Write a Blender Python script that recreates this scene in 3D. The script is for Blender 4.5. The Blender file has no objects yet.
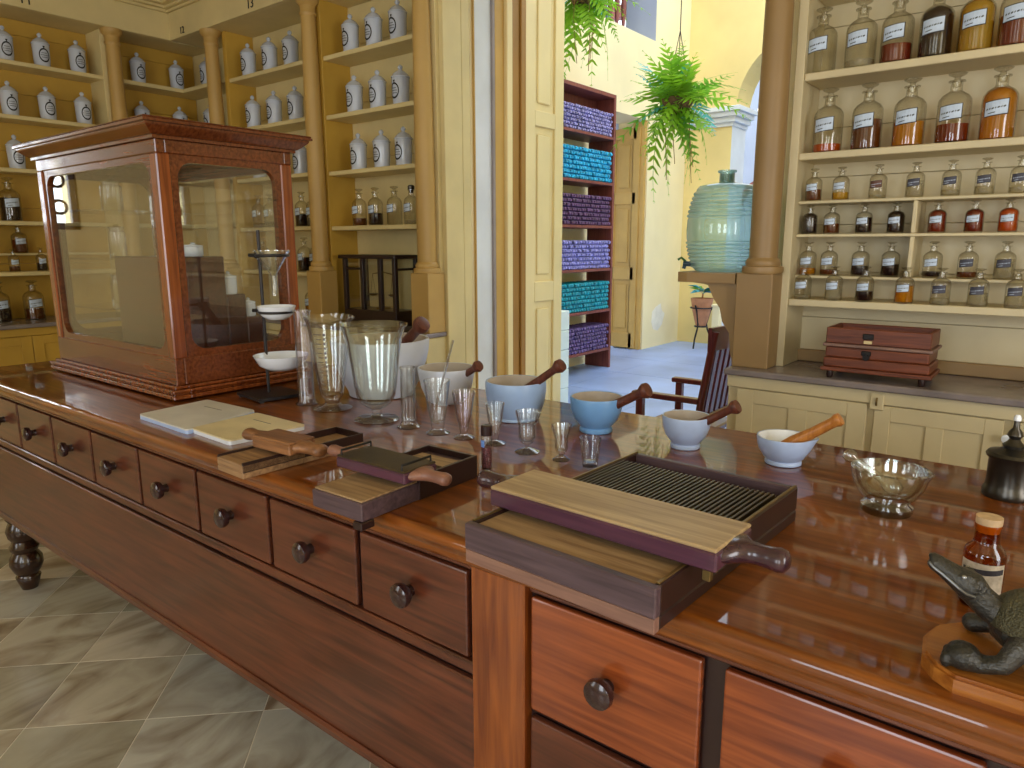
import bpy, bmesh, math, random
from mathutils import Vector, Matrix
random.seed(7)
PI = math.pi
S = bpy.context.scene
COL = S.collection

# ------------------------------------------------------------------ camera, world, light, exposure
cam_d = bpy.data.cameras.new('camera'); cam = bpy.data.objects.new('camera', cam_d); COL.objects.link(cam)
F_PX = 712.1
cam_d.sensor_width = 36.0; cam_d.lens = F_PX / 1024 * 36.0; cam_d.clip_start = 0.02
def _cam_axes():
    p, r, y = (math.radians(a) for a in (11.142, -0.133, 51.741))
    R = Matrix.Rotation(r, 3, 'Z')
    down, fwd, right = R @ Vector((0, math.cos(p), math.sin(p))), R @ Vector((0, -math.sin(p), math.cos(p))), R @ Vector((1, 0, 0))
    ex = math.sin(y) * right - math.cos(y) * fwd
    ey = math.cos(y) * right + math.sin(y) * fwd
    W = Matrix((ex, ey, -down))
    xr, yu, zb = W @ Vector((1, 0, 0)), -(W @ Vector((0, 1, 0))), -(W @ Vector((0, 0, 1)))
    return Matrix(((xr.x, yu.x, zb.x), (xr.y, yu.y, zb.y), (xr.z, yu.z, zb.z)))
cam.matrix_world = Matrix.Translation((0, 0, 1.435)) @ _cam_axes().to_4x4()
S.camera = cam
S.view_settings.view_transform = 'Standard'; S.view_settings.look = 'None'
S.view_settings.gamma = 1.0; S.view_settings.use_curve_mapping = False
S.view_settings.exposure = 0.28
S.cycles.use_denoising = True
S.cycles.transparent_max_bounces = 32
S.cycles.max_bounces = 12; S.cycles.diffuse_bounces = 5; S.cycles.transmission_bounces = 12
S.cycles.caustics_reflective = False; S.cycles.caustics_refractive = False
S.cycles.sample_clamp_indirect = 6.0

def lin(r, g, b):
    f = lambda c: (c / 255 / 12.92) if c / 255 <= 0.04045 else ((c / 255 + 0.055) / 1.055) ** 2.4
    return (f(r), f(g), f(b), 1.0)

world = bpy.data.worlds.new('world'); S.world = world; world.use_nodes = True
bg = world.node_tree.nodes['Background']; bg.inputs[0].default_value = (0.80, 0.90, 1.0, 1); bg.inputs[1].default_value = 2.55

def area(name, loc, rot, sx, sy, power, col):
    d = bpy.data.lights.new(name, 'AREA'); d.shape = 'RECTANGLE'; d.size = sx; d.size_y = sy; d.energy = power; d.color = col
    o = bpy.data.objects.new(name, d); COL.objects.link(o); o.location = loc; o.rotation_euler = rot
    return o
# daylight entering through the windows of the room (they stand in the window openings built below)
area('window_daylight', (-0.6, -2.86, 1.75), (PI/2, 0, 0), 1.0, 2.1, 30, (0.86, 0.93, 1.0))
area('window_daylight', (1.4, -2.86, 1.75), (PI/2, 0, 0), 1.0, 2.1, 38, (0.86, 0.93, 1.0))
area('window_daylight', (-3.4, -2.86, 1.75), (PI/2, 0, 0), 1.0, 2.1, 12, (1.0, 0.95, 0.88))
area('window_daylight', (2.86, 0.6, 1.75), (PI/2, 0, PI/2), 1.2, 2.1, 42, (1.0, 0.95, 0.9))

# ------------------------------------------------------------------ materials
MATS = {}
def new_mat(name):
    m = bpy.data.materials.new(name); m.use_nodes = True
    nt = m.node_tree; b = nt.nodes['Principled BSDF']
    return m, nt, b
def nd(nt, t, **kw):
    n = nt.nodes.new(t)
    for k, v in kw.items(): setattr(n, k, v)
    return n
def ramp(nt, stops):
    r = nd(nt, 'ShaderNodeValToRGB'); e = r.color_ramp.elements
    while len(e) < len(stops): e.new(0.5)
    for i, (p, c) in enumerate(stops): e[i].position = p; e[i].color = c
    return r
def plain(name, col, rough=0.5, metal=0.0, var=0.08, scale=6.0, bump=0.0, coat=0.0, spec=0.5):
    """colour with gentle mottling"""
    if name in MATS: return MATS[name]
    m, nt, b = new_mat(name)
    tc = nd(nt, 'ShaderNodeTexCoord'); no = nd(nt, 'ShaderNodeTexNoise')
    no.inputs['Scale'].default_value = scale; no.inputs['Detail'].default_value = 5
    nt.links.new(tc.outputs['Object'], no.inputs['Vector'])
    c = col
    d = tuple(max(0, x * (1 - var * 1.6)) for x in c[:3]) + (1,); l = tuple(min(1, x * (1 + var)) for x in c[:3]) + (1,)
    r = ramp(nt, [(0.3, d), (0.7, l)])
    nt.links.new(no.outputs['Fac'], r.inputs['Fac']); nt.links.new(r.outputs['Color'], b.inputs['Base Color'])
    b.inputs['Roughness'].default_value = rough; b.inputs['Metallic'].default_value = metal
    b.inputs['Coat Weight'].default_value = coat; b.inputs['Coat Roughness'].default_value = 0.1
    b.inputs['Specular IOR Level'].default_value = spec
    if bump:
        bp = nd(nt, 'ShaderNodeBump'); bp.inputs['Strength'].default_value = bump; bp.inputs['Distance'].default_value = 0.01
        n2 = nd(nt, 'ShaderNodeTexNoise'); n2.inputs['Scale'].default_value = scale * 9; n2.inputs['Detail'].default_value = 4
        nt.links.new(tc.outputs['Object'], n2.inputs['Vector']); nt.links.new(n2.outputs['Fac'], bp.inputs['Height']); nt.links.new(bp.outputs['Normal'], b.inputs['Normal'])
    MATS[name] = m; return m
def wood(name, c1, c2, rough=0.3, axis=0, scale=5.0, coat=0.0, bump=0.05, stretch=0.06, blotch=0.3, coat_rough=0.05):
    if name in MATS: return MATS[name]
    m, nt, b = new_mat(name)
    tc = nd(nt, 'ShaderNodeTexCoord'); mp = nd(nt, 'ShaderNodeMapping')
    sc = [1.0, 1.0, 1.0]; sc[axis] = stretch; mp.inputs['Scale'].default_value = sc
    nt.links.new(tc.outputs['Object'], mp.inputs['Vector'])
    no = nd(nt, 'ShaderNodeTexNoise'); no.inputs['Scale'].default_value = scale * 16; no.inputs['Detail'].default_value = 8; no.inputs['Distortion'].default_value = 0.5
    nt.links.new(mp.outputs['Vector'], no.inputs['Vector'])
    n2 = nd(nt, 'ShaderNodeTexNoise'); n2.inputs['Scale'].default_value = scale * 0.6; n2.inputs['Detail'].default_value = 3
    nt.links.new(tc.outputs['Object'], n2.inputs['Vector'])
    mx = nd(nt, 'ShaderNodeMath', operation='MULTIPLY_ADD'); mx.inputs[1].default_value = blotch; 
    nt.links.new(n2.outputs['Fac'], mx.inputs[0])
    m2 = nd(nt, 'ShaderNodeMath', operation='MULTIPLY'); m2.inputs[1].default_value = 1 - blotch
    nt.links.new(no.outputs['Fac'], m2.inputs[0]); nt.links.new(m2.outputs[0], mx.inputs[2])
    r = ramp(nt, [(0.36, c1), (0.64, c2)])
    nt.links.new(mx.outputs[0], r.inputs['Fac']); nt.links.new(r.outputs['Color'], b.inputs['Base Color'])
    b.inputs['Roughness'].default_value = rough; b.inputs['Coat Weight'].default_value = coat; b.inputs['Coat Roughness'].default_value = coat_rough
    if bump:
        bp = nd(nt, 'ShaderNodeBump'); bp.inputs['Strength'].default_value = bump; bp.inputs['Distance'].default_value = 0.004
        nt.links.new(no.outputs['Fac'], bp.inputs['Height']); nt.links.new(bp.outputs['Normal'], b.inputs['Normal'])
    MATS[name] = m; return m
def thin_glass(name, tint=(0.97, 0.98, 0.97, 1), rough=0.0, ior=1.45, base=0.0, edge=0.6, power=4.0):
    """thin-walled glass: clear, reflecting by Fresnel"""
    if name in MATS: return MATS[name]
    m, nt, b = new_mat(name); nt.nodes.remove(b)
    out = nt.nodes['Material Output']
    lw = nd(nt, 'ShaderNodeLayerWeight'); lw.inputs['Blend'].default_value = 0.5
    pw = nd(nt, 'ShaderNodeMath', operation='POWER'); pw.inputs[1].default_value = power; nt.links.new(lw.outputs['Facing'], pw.inputs[0])
    mc = nd(nt, 'ShaderNodeMix', data_type='RGBA'); mc.inputs['A'].default_value = tint; mc.inputs['B'].default_value = tuple(c * edge for c in tint[:3]) + (1,)
    nt.links.new(pw.outputs[0], mc.inputs['Factor'])
    t = nd(nt, 'ShaderNodeBsdfTransparent'); nt.links.new(mc.outputs['Result'], t.inputs[0])
    g = nd(nt, 'ShaderNodeBsdfGlossy'); g.inputs['Roughness'].default_value = rough; g.inputs['Color'].default_value = (1, 1, 1, 1)
    ad = nd(nt, 'ShaderNodeMath', operation='MULTIPLY_ADD'); ad.inputs[1].default_value = 0.7; ad.inputs[2].default_value = ((ior - 1) / (ior + 1)) ** 2 + base; ad.use_clamp = True
    nt.links.new(pw.outputs[0], ad.inputs[0])
    mx = nd(nt, 'ShaderNodeMixShader')
    nt.links.new(ad.outputs[0], mx.inputs[0]); nt.links.new(t.outputs[0], mx.inputs[1]); nt.links.new(g.outputs[0], mx.inputs[2]); nt.links.new(mx.outputs[0], out.inputs[0])
    MATS[name] = m; return m
def solid_glass(name, tint=(1, 1, 1, 1), rough=0.0, ior=1.48):
    if name in MATS: return MATS[name]
    m, nt, b = new_mat(name)
    b.inputs['Base Color'].default_value = tint; b.inputs['Roughness'].default_value = rough
    b.inputs['IOR'].default_value = ior; b.inputs['Transmission Weight'].default_value = 1.0
    MATS[name] = m; return m
def liquid(name, tint, dens=0.45):
    """coloured see-through liquid"""
    if name in MATS: return MATS[name]
    m, nt, b = new_mat(name)
    b.inputs['Base Color'].default_value = tint; b.inputs['Roughness'].default_value = 0.12
    out = nt.nodes['Material Output']
    t = nd(nt, 'ShaderNodeBsdfTransparent'); t.inputs[0].default_value = tint
    mx = nd(nt, 'ShaderNodeMixShader'); mx.inputs[0].default_value = dens
    nt.links.new(t.outputs[0], mx.inputs[1]); nt.links.new(b.outputs[0], mx.inputs[2]); nt.links.new(mx.outputs[0], out.inputs[0])
    MATS[name] = m; return m

CREAM = plain('cream_paint', lin(220, 202, 148), 0.5, var=0.07, scale=3, bump=0.06)
CREAM_SHADE = plain('cream_paint_shaded', lin(196, 156, 62), 0.55, var=0.10, scale=2.5, bump=0.06)  # cream paint again, warm dim light of the left side in its colour
TAN = plain('tan_paint', lin(190, 154, 88), 0.45, var=0.07, scale=3, bump=0.05)
TAN2 = plain('drab_tan_paint', lin(150, 120, 76), 0.45, var=0.07, scale=3, bump=0.05)
CREAM_R = plain('cream_paint_cool_light', lin(208, 193, 154), 0.45, var=0.07, scale=3, bump=0.09)  # same cream paint; cooler light of the right wall is in its colour
WALLP = plain('yellow_plaster', lin(244, 230, 186), 0.8, var=0.06, scale=1.2, bump=0.08)
WALLD = plain('ochre_plaster', lin(240, 216, 146), 0.8, var=0.10, scale=0.9, bump=0.08)
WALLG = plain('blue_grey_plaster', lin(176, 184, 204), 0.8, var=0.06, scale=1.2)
WHITEP = plain('white_plaster', lin(222, 226, 230), 0.7, var=0.06, scale=3, bump=0.1)
BLACKINK = plain('black_ink', lin(25, 24, 26), 0.6)
TOPW = wood('varnished_top', lin(88, 42, 8), lin(136, 74, 22), 0.35, 0, 4, coat=0.9, bump=0, coat_rough=0.03)
TOPW.node_tree.nodes['Principled BSDF'].inputs['Coat IOR'].default_value = 1.5
TOPW.node_tree.nodes['Principled BSDF'].inputs['Specular IOR Level'].default_value = 0.15
MAHOG = wood('mahogany', lin(84, 38, 20), lin(116, 56, 28), 0.30, 0, 4, coat=0.3, bump=0.04)
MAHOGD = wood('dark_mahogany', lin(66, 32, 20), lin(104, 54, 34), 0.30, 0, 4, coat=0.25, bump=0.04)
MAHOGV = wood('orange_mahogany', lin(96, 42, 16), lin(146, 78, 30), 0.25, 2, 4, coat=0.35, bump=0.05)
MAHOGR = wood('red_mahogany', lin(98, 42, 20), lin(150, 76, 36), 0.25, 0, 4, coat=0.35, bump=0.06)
CASEW = wood('case_mahogany', lin(78, 36, 16), lin(116, 60, 28), 0.22, 0, 6, coat=0.4, bump=0.03)
CASEV = wood('case_mahogany_upright', lin(94, 42, 16), lin(142, 74, 30), 0.22, 2, 4, coat=0.4, bump=0.03)
CASED = wood('case_dark_wood', lin(60, 28, 16), lin(88, 42, 22), 0.35, 0, 4, coat=0.2)
EBONY = plain('ebony_knob', lin(44, 22, 24), 0.22, var=0.1, coat=0.5)
DARKLEG = wood('dark_turned_wood', lin(36, 20, 12), lin(58, 32, 18), 0.25, 2, 4, coat=0.4)
CHESTW = wood('chest_wood', lin(82, 38, 22), lin(128, 66, 38), 0.45, 0, 6, bump=0.15)
CHESTE = wood('chest_edge', lin(112, 84, 76), lin(140, 108, 96), 0.5, 0, 6)
BLACKW = plain('black_stained_wood', lin(40, 20, 18), 0.35, var=0.15)
CHAIRW = wood('chair_wood', lin(76, 18, 16), lin(108, 34, 28), 0.3, 2, 5, coat=0.3)
RACKW = wood('rack_wood', lin(110, 52, 44), lin(140, 74, 62), 0.5, 2, 4)
BOXW = wood('box_board', lin(118, 86, 58), lin(166, 130, 90), 0.55, 0, 6, bump=0.12)
PILLD = wood('pill_dark_wood', lin(62, 46, 52), lin(92, 72, 78), 0.45, 0, 6, bump=0.12)
PILLL = wood('pill_low_strip', lin(112, 80, 70), lin(140, 104, 88), 0.5, 0, 6, bump=0.12)
PILLB = wood('pill_tan_board', lin(126, 98, 68), lin(172, 142, 104), 0.5, 0, 6, bump=0.1)
PILLT = wood('pill_roller_top', lin(140, 114, 80), lin(186, 160, 120), 0.45, 0, 5, bump=0.08)
PILLV = wood('pill_purple_edge', lin(62, 34, 52), lin(84, 48, 66), 0.3, 0, 5, coat=0.3)
HANDW = wood('handle_wood', lin(100, 62, 36), lin(146, 100, 62), 0.45, 0, 6, bump=0.08)
BRASSD = plain('dull_brass', lin(128, 106, 64), 0.4, metal=0.8, var=0.2, scale=20)
GROOVE = plain('groove_metal', lin(78, 66, 48), 0.42, metal=0.6, var=0.2, scale=20)
IRON = plain('dark_iron', lin(46, 42, 42), 0.4, metal=0.6, var=0.2)
BRONZE = plain('dark_bronze', lin(62, 60, 56), 0.34, metal=0.55, var=0.25, scale=30, bump=0.3)
SHELLM = plain('bronze_shell', lin(92, 88, 66), 0.45, metal=0.45, var=0.3, scale=40, bump=0.6)
LAMPM = plain('tarnished_pewter', lin(72, 68, 62), 0.28, metal=0.8, var=0.2, scale=15)
CHROME = plain('polished_steel', lin(190, 192, 196), 0.15, metal=1.0, var=0.03)
PORC = plain('white_porcelain', lin(226, 230, 238), 0.15, var=0.03, coat=0.4)
JARW = plain('jar_porcelain', lin(198, 206, 222), 0.16, var=0.03, coat=0.5)
STONE_W = plain('stoneware_grey', lin(196, 200, 212), 0.35, var=0.05, scale=12)
STONE_B = plain('stoneware_blue', lin(150, 176, 214), 0.35, var=0.06, scale=12)
STONE_B2 = plain('stoneware_deep_blue', lin(110, 156, 206), 0.32, var=0.06, scale=12)
STONE_B3 = plain('stoneware_pale_blue', lin(168, 186, 220), 0.32, var=0.06, scale=12)
STONE_IN = plain('stoneware_buff', lin(172, 160, 148), 0.5, var=0.1, scale=12)
PESTLE = wood('pestle_wood', lin(70, 34, 26), lin(104, 56, 40), 0.4, 2, 8)
PESTLE_O = wood('pestle_orange_wood', lin(150, 90, 36), lin(190, 124, 56), 0.35, 2, 8, coat=0.2)
TILEW = plain('pale_slab', lin(206, 204, 196), 0.35, var=0.06, scale=14)
TILEB = plain('pale_blue_edge', lin(170, 190, 226), 0.35)
TILEC = plain('cream_slab', lin(216, 200, 158), 0.4, var=0.08, scale=14)
CORK = plain('cork', lin(196, 166, 128), 0.8, var=0.15, scale=60)
LABELP = plain('paper_label', lin(196, 212, 234), 0.5, var=0.08, scale=40)
LABELD = plain('dark_label', lin(70, 70, 84), 0.6, var=0.15, scale=40)
LABELB = plain('label_border', lin(34, 30, 36), 0.6)
LABELBR = plain('brown_label', lin(104, 66, 52), 0.6)
MARBLE_TOP = plain('grey_marble', lin(134, 124, 124), 0.25, var=0.2, scale=6)
TERRA = plain('terracotta', lin(190, 132, 96), 0.8, var=0.15, scale=10)
LEAFA = plain('fern_leaf', lin(150, 200, 50), 0.5, var=0.25, scale=4)
LEAFB = plain('fern_leaf_dark', lin(128, 186, 56), 0.5, var=0.25, scale=4)
LEAFC = plain('fern_leaf_bluish', lin(110, 200, 200), 0.4, var=0.25, scale=4)
def leafy(m):
    nt = m.node_tree; b = nt.nodes['Principled BSDF']; src = b.inputs['Base Color'].links[0].from_socket
    t = nd(nt, 'ShaderNodeBsdfTranslucent'); nt.links.new(src, t.inputs[0]); mx = nd(nt, 'ShaderNodeMixShader'); mx.inputs[0].default_value = 0.45
    nt.links.new(b.outputs[0], mx.inputs[1]); nt.links.new(t.outputs[0], mx.inputs[2]); nt.links.new(mx.outputs[0], nt.nodes['Material Output'].inputs[0])
for m_ in (LEAFA, LEAFB, LEAFC): leafy(m_)
SUCC = plain('blue_green_leaf', lin(40, 150, 170), 0.5, var=0.2, scale=10)
WHITEW = plain('white_painted_board', lin(226, 240, 240), 0.5, var=0.03)
DOORP = plain('door_cream_paint', lin(236, 216, 160), 0.5, var=0.05, scale=2, bump=0.04)
DOORF = plain('door_frame_ochre', lin(200, 160, 84), 0.5, var=0.08, scale=3)
DOORB = plain('door_frame_brown', lin(160, 116, 50), 0.5, var=0.08, scale=3)
GLASS_T = thin_glass('thin_bottle_glass', (0.90, 0.89, 0.84, 1), 0.0, 1.5, 0.02, 0.3, 2.6)
PANE = thin_glass('window_pane', (0.96, 0.97, 0.96, 1), 0.0, 1.5, 0.02)
GLASS_A = thin_glass('amber_glass', (0.74, 0.36, 0.08, 1), 0.0, 1.5, 0.02)
GLASS_S = thin_glass('clear_glass', (0.975, 0.985, 0.98, 1), 0.0, 1.5, 0.03, 0.25, 2.6)
GLASS_V = thin_glass('faint_violet_glass', (0.97, 0.955, 0.98, 1), 0.0, 1.5, 0.03, 0.25, 2.6)
GLASS_G = thin_glass('faint_green_glass', (0.96, 0.985, 0.97, 1), 0.0, 1.5, 0.04, 0.25, 2.6)
GLASS_M = thin_glass('thick_mortar_glass', (0.95, 0.98, 0.97, 1), 0.0, 1.6, 0.06, 0.2, 2.2)
AQUA_CLEAR = thin_glass('aqua_clear', (0.86, 0.965, 0.955, 1), 0.0, 1.5, 0.04, 0.35, 1.7)
def carboy_mat():
    m = AQUA_CLEAR.copy(); m.name = 'aqua_bottle_glass'; nt = m.node_tree
    out = nt.nodes['Material Output']; src = out.inputs[0].links[0].from_socket
    tl = nd(nt, 'ShaderNodeBsdfTranslucent'); tl.inputs[0].default_value = (0.50, 0.84, 0.84, 1)
    df = nd(nt, 'ShaderNodeBsdfDiffuse'); df.inputs[0].default_value = (0.42, 0.80, 0.82, 1)
    m1 = nd(nt, 'ShaderNodeMixShader'); m1.inputs[0].default_value = 0.4
    m2 = nd(nt, 'ShaderNodeMixShader'); m2.inputs[0].default_value = 0.30
    nt.links.new(tl.outputs[0], m1.inputs[1]); nt.links.new(df.outputs[0], m1.inputs[2])
    nt.links.new(src, m2.inputs[1]); nt.links.new(m1.outputs[0], m2.inputs[2]); nt.links.new(m2.outputs[0], out.inputs[0])
    return m
AQUA = carboy_mat()
def marble_tile():
    m, nt, b = new_mat('marble_tile')
    tc = nd(nt, 'ShaderNodeTexCoord'); oi = nd(nt, 'ShaderNodeObjectInfo')
    mul = nd(nt, 'ShaderNodeVectorMath', operation='SCALE'); mul.inputs['Scale'].default_value = 37.0
    cmb = nd(nt, 'ShaderNodeCombineXYZ')
    for i in range(3): nt.links.new(oi.outputs['Random'], cmb.inputs[i])
    nt.links.new(cmb.outputs[0], mul.inputs[0])
    ad = nd(nt, 'ShaderNodeVectorMath', operation='ADD'); nt.links.new(tc.outputs['Object'], ad.inputs[0]); nt.links.new(mul.outputs[0], ad.inputs[1])
    mp = nd(nt, 'ShaderNodeMapping'); mp.inputs['Scale'].default_value = (1.0, 0.45, 1.0)
    rz = nd(nt, 'ShaderNodeMath', operation='MULTIPLY'); rz.inputs[1].default_value = 19.0; nt.links.new(oi.outputs['Random'], rz.inputs[0])
    cr = nd(nt, 'ShaderNodeCombineXYZ'); nt.links.new(rz.outputs[0], cr.inputs[2]); nt.links.new(cr.outputs[0], mp.inputs['Rotation'])
    nt.links.new(ad.outputs[0], mp.inputs['Vector'])
    no = nd(nt, 'ShaderNodeTexNoise'); no.inputs['Scale'].default_value = 5; no.inputs['Detail'].default_value = 9; no.inputs['Distortion'].default_value = 1.3
    nt.links.new(mp.outputs[0], no.inputs['Vector'])
    r = ramp(nt, [(0.28, lin(140, 122, 104)), (0.42, lin(184, 174, 160)), (0.55, lin(212, 206, 194)), (0.72, lin(228, 222, 210))])
    nt.links.new(no.outputs['Fac'], r.inputs['Fac'])
    r2 = ramp(nt, [(0.0, lin(206, 212, 216)), (0.5, lin(246, 238, 226)), (1.0, lin(172, 176, 166))])
    nt.links.new(oi.outputs['Random'], r2.inputs['Fac'])
    mx = nd(nt, 'ShaderNodeMix', data_type='RGBA', blend_type='MULTIPLY'); mx.inputs['Factor'].default_value = 1.0
    nt.links.new(r.outputs['Color'], mx.inputs['A']); nt.links.new(r2.outputs['Color'], mx.inputs['B'])
    nt.links.new(mx.outputs['Result'], b.inputs['Base Color']); b.inputs['Roughness'].default_value = 0.25
    return m
MARBLE = marble_tile()
GROUT = plain('grout', lin(226, 218, 204), 0.8, var=0.05)

# ------------------------------------------------------------------ mesh helpers
class MB:
    def __init__(s): s.bm = bmesh.new()
    def box(s, x0, x1, y0, y1, z0, z1, bev=0.0, seg=1):
        r = bmesh.ops.create_cube(s.bm, size=1.0)
        vs = r['verts']
        for v in vs:
            v.co = Vector((x0 + (x1 - x0) * (v.co.x + .5), y0 + (y1 - y0) * (v.co.y + .5), z0 + (z1 - z0) * (v.co.z + .5)))
        if bev:
            es = list({e for v in vs for e in v.link_edges})
            bmesh.ops.bevel(s.bm, geom=es, offset=bev, segments=seg, affect='EDGES', profile=0.5)
        return s
    def lathe(s, prof, seg=24, loc=(0, 0, 0), mat=None, sx=1.0, sy=1.0):
        """prof: (r, z) list; r = 0 ends close at the axis"""
        loc = Vector(loc); rings = []
        for r, z in prof:
            if r <= 1e-6:
                p = Vector((0, 0, z)); p = (mat @ p if mat else p) + loc
                rings.append([s.bm.verts.new(p)])
            else:
                ring = []
                for i in range(seg):
                    a = 2 * PI * i / seg; p = Vector((r * math.cos(a) * sx, r * math.sin(a) * sy, z)); p = (mat @ p if mat else p) + loc
                    ring.append(s.bm.verts.new(p))
                rings.append(ring)
        for A, B in zip(rings, rings[1:]):
            if len(A) == 1 and len(B) == 1: continue
            for i in range(seg):
                j = (i + 1) % seg
                if len(A) == 1: s.bm.faces.new((A[0], B[j], B[i]))
                elif len(B) == 1: s.bm.faces.new((A[i], A[j], B[0]))
                else: s.bm.faces.new((A[i], A[j], B[j], B[i]))
        return s
    def rod(s, p0, p1, prof, seg=12):
        """lathe along p0->p1; prof of (r, t) with t in 0..1"""
        p0, p1 = Vector(p0), Vector(p1); d = p1 - p0; L = d.length
        q = Vector((0, 0, 1)).rotation_difference(d.normalized()).to_matrix()
        return s.lathe([(r, t * L) for r, t in prof], seg, p0, q)
    def tube(s, pts, r, seg=8, caps=True):
        pts = [Vector(p) for p in pts]; n = len(pts); rings = []
        rr = r if isinstance(r, (list, tuple)) else [r] * n
        up = Vector((0, 0, 1)); prev = None
        for i, p in enumerate(pts):
            t = (pts[min(i + 1, n - 1)] - pts[max(i - 1, 0)]).normalized()
            if prev is None:
                a = t.orthogonal().normalized()
            else:
                a = (prev - t * prev.dot(t))
                a = a.normalized() if a.length > 1e-6 else t.orthogonal().normalized()
            prev = a; b = t.cross(a)
            rings.append([s.bm.verts.new(p + (a * math.cos(2 * PI * k / seg) + b * math.sin(2 * PI * k / seg)) * rr[i]) for k in range(seg)])
        for A, B in zip(rings, rings[1:]):
            for k in range(seg): s.bm.faces.new((A[k], A[(k + 1) % seg], B[(k + 1) % seg], B[k]))
        if caps: s.bm.faces.new(list(reversed(rings[0]))); s.bm.faces.new(rings[-1])
        return s
    def prism(s, poly, a, b, axis='z'):
        """poly of 2D points extruded from a to b along axis"""
        def P(u, v, w):
            return {'z': (u, v, w), 'y': (u, w, v), 'x': (w, u, v)}[axis]
        lo = [s.bm.verts.new(P(u, v, a)) for u, v in poly]; hi = [s.bm.verts.new(P(u, v, b)) for u, v in poly]
        n = len(poly)
        f1 = s.bm.faces.new(list(reversed(lo))); f2 = s.bm.faces.new(hi)
        fs = [f1, f2]
        for i in range(n): fs.append(s.bm.faces.new((lo[i], lo[(i + 1) % n], hi[(i + 1) % n], hi[i])))
        bmesh.ops.recalc_face_normals(s.bm, faces=fs)
        return s
    def ellipsoid(s, c, rx, ry, rz, rot=None, u=16, v=10):
        r = bmesh.ops.create_uvsphere(s.bm, u_segments=u, v_segments=v, radius=1.0)
        for w in r['verts']:
            p = Vector((w.co.x * rx, w.co.y * ry, w.co.z * rz)); w.co = (rot @ p if rot else p) + Vector(c)
        return s
    def spout(s, z0, ang, amt, width=0.5, dip=0.0):
        zs = max(v.co.z for v in s.bm.verts)
        for v in s.bm.verts:
            if v.co.z > z0:
                a = math.atan2(v.co.y, v.co.x); d = abs((a - ang + PI) % (2 * PI) - PI)
                if d < width:
                    k = (math.cos(d / width * PI) * .5 + .5) * ((v.co.z - z0) / (zs - z0)) ** 2
                    v.co.x += math.cos(ang) * amt * k; v.co.y += math.sin(ang) * amt * k; v.co.z -= dip * k
        return s
    def mesh(s, name, smooth=None):
        bmesh.ops.recalc_face_normals(s.bm, faces=s.bm.faces)
        me = bpy.data.meshes.new(name); s.bm.to_mesh(me); s.bm.free()
        if smooth is not None:
            me.polygons.foreach_set('use_smooth', [True] * len(me.polygons)); me.set_sharp_from_angle(angle=math.radians(smooth))
        return me
    def build(s, name, mat, parent=None, smooth=None, loc=(0, 0, 0), rotz=0):
        return put(name, s.mesh(name, smooth), mat, parent, loc, rotz)

def put(name, me, mat, parent=None, loc=(0, 0, 0), rotz=0):
    if mat is not None and not me.materials: me.materials.append(mat)
    o = bpy.data.objects.new(name, me); COL.objects.link(o)
    o.location = loc; o.rotation_euler = (0, 0, rotz)
    if parent: o.parent = parent
    return o
def tag(o, label=None, cat=None, group=None, kind=None):
    if label: o['label'] = label
    if cat: o['category'] = cat
    if group: o['group'] = group
    if kind: o['kind'] = kind
    return o
def thing(name, label, cat, loc=(0, 0, 0), rotz=0, group=None, kind=None):
    o = bpy.data.objects.new(name, None); COL.objects.link(o); o.empty_display_size = 0.05
    o.location = loc; o.rotation_euler = (0, 0, rotz)
    return tag(o, label, cat, group, kind)
def structure(o): o['kind'] = 'structure'; return o
def sbox(name, mat, x0, x1, y0, y1, z0, z1, parent=None, bev=0.0):
    o = MB().box(x0, x1, y0, y1, z0, z1, bev).build(name, mat, parent)
    if not parent: structure(o)
    return o
def pbox(name, mat, parent, x0, x1, y0, y1, z0, z1, bev=0.003):
    return MB().box(x0, x1, y0, y1, z0, z1, bev).build(name, mat, parent)
def text_mesh(txt, size, depth=0.002):
    cu = bpy.data.curves.new('t', 'FONT'); cu.body = txt; cu.size = size; cu.extrude = depth; cu.align_x = 'CENTER'; cu.align_y = 'CENTER'; cu.resolution_u = 3
    o = bpy.data.objects.new('t', cu); COL.objects.link(o)
    dg = bpy.context.evaluated_depsgraph_get(); me = bpy.data.meshes.new_from_object(o.evaluated_get(dg))
    bpy.data.objects.remove(o); me.materials.clear()
    return me

# ------------------------------------------------------------------ room shell
XL, YB, ZC = -6.18, 3.44, 3.26          # left wall face, back wall face, ceiling
floor = sbox('floor', GROUT, -6.6, 3.2, -3.2, 3.95, -0.12, -0.0012)
# marble tiles laid on the diagonal
D = 0.495; h = D / 2 - 0.0028
tile_me = MB().prism([(-h, 0), (0, -h), (h, 0), (0, h)], -0.02, 0.0).mesh('tile'); tile_me.materials.append(MARBLE)
near, rest = [], []
for i in range(-14, 24):
    for j in range(-24, 14):
        a = 2.932 + D * (i - 8) + D / 2; b_ = -1.757 + D * j + D / 2       # y-x , x+y at the tile centre
        x, y = (b_ - a) / 2, (b_ + a) / 2
        if -6.2 < x < 2.9 and -2.8 < y < 3.7:
            (near if (-4.3 < x < -0.7 and -0.1 < y < 2.3) else rest).append((x, y))
for x, y in near: put('tile', tile_me, None, floor, (x, y, 0))
mb = MB()
for x, y in rest: mb.prism([(x - h, y), (x, y - h), (x + h, y), (x, y + h)], -0.02, 0.0)
o = mb.build('outer_tiles', MARBLE, floor); o['kind'] = 'stuff'

ceiling = sbox('ceiling', CREAM, -6.6, 3.2, -3.2, 3.95, ZC, ZC + 0.12)
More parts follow.
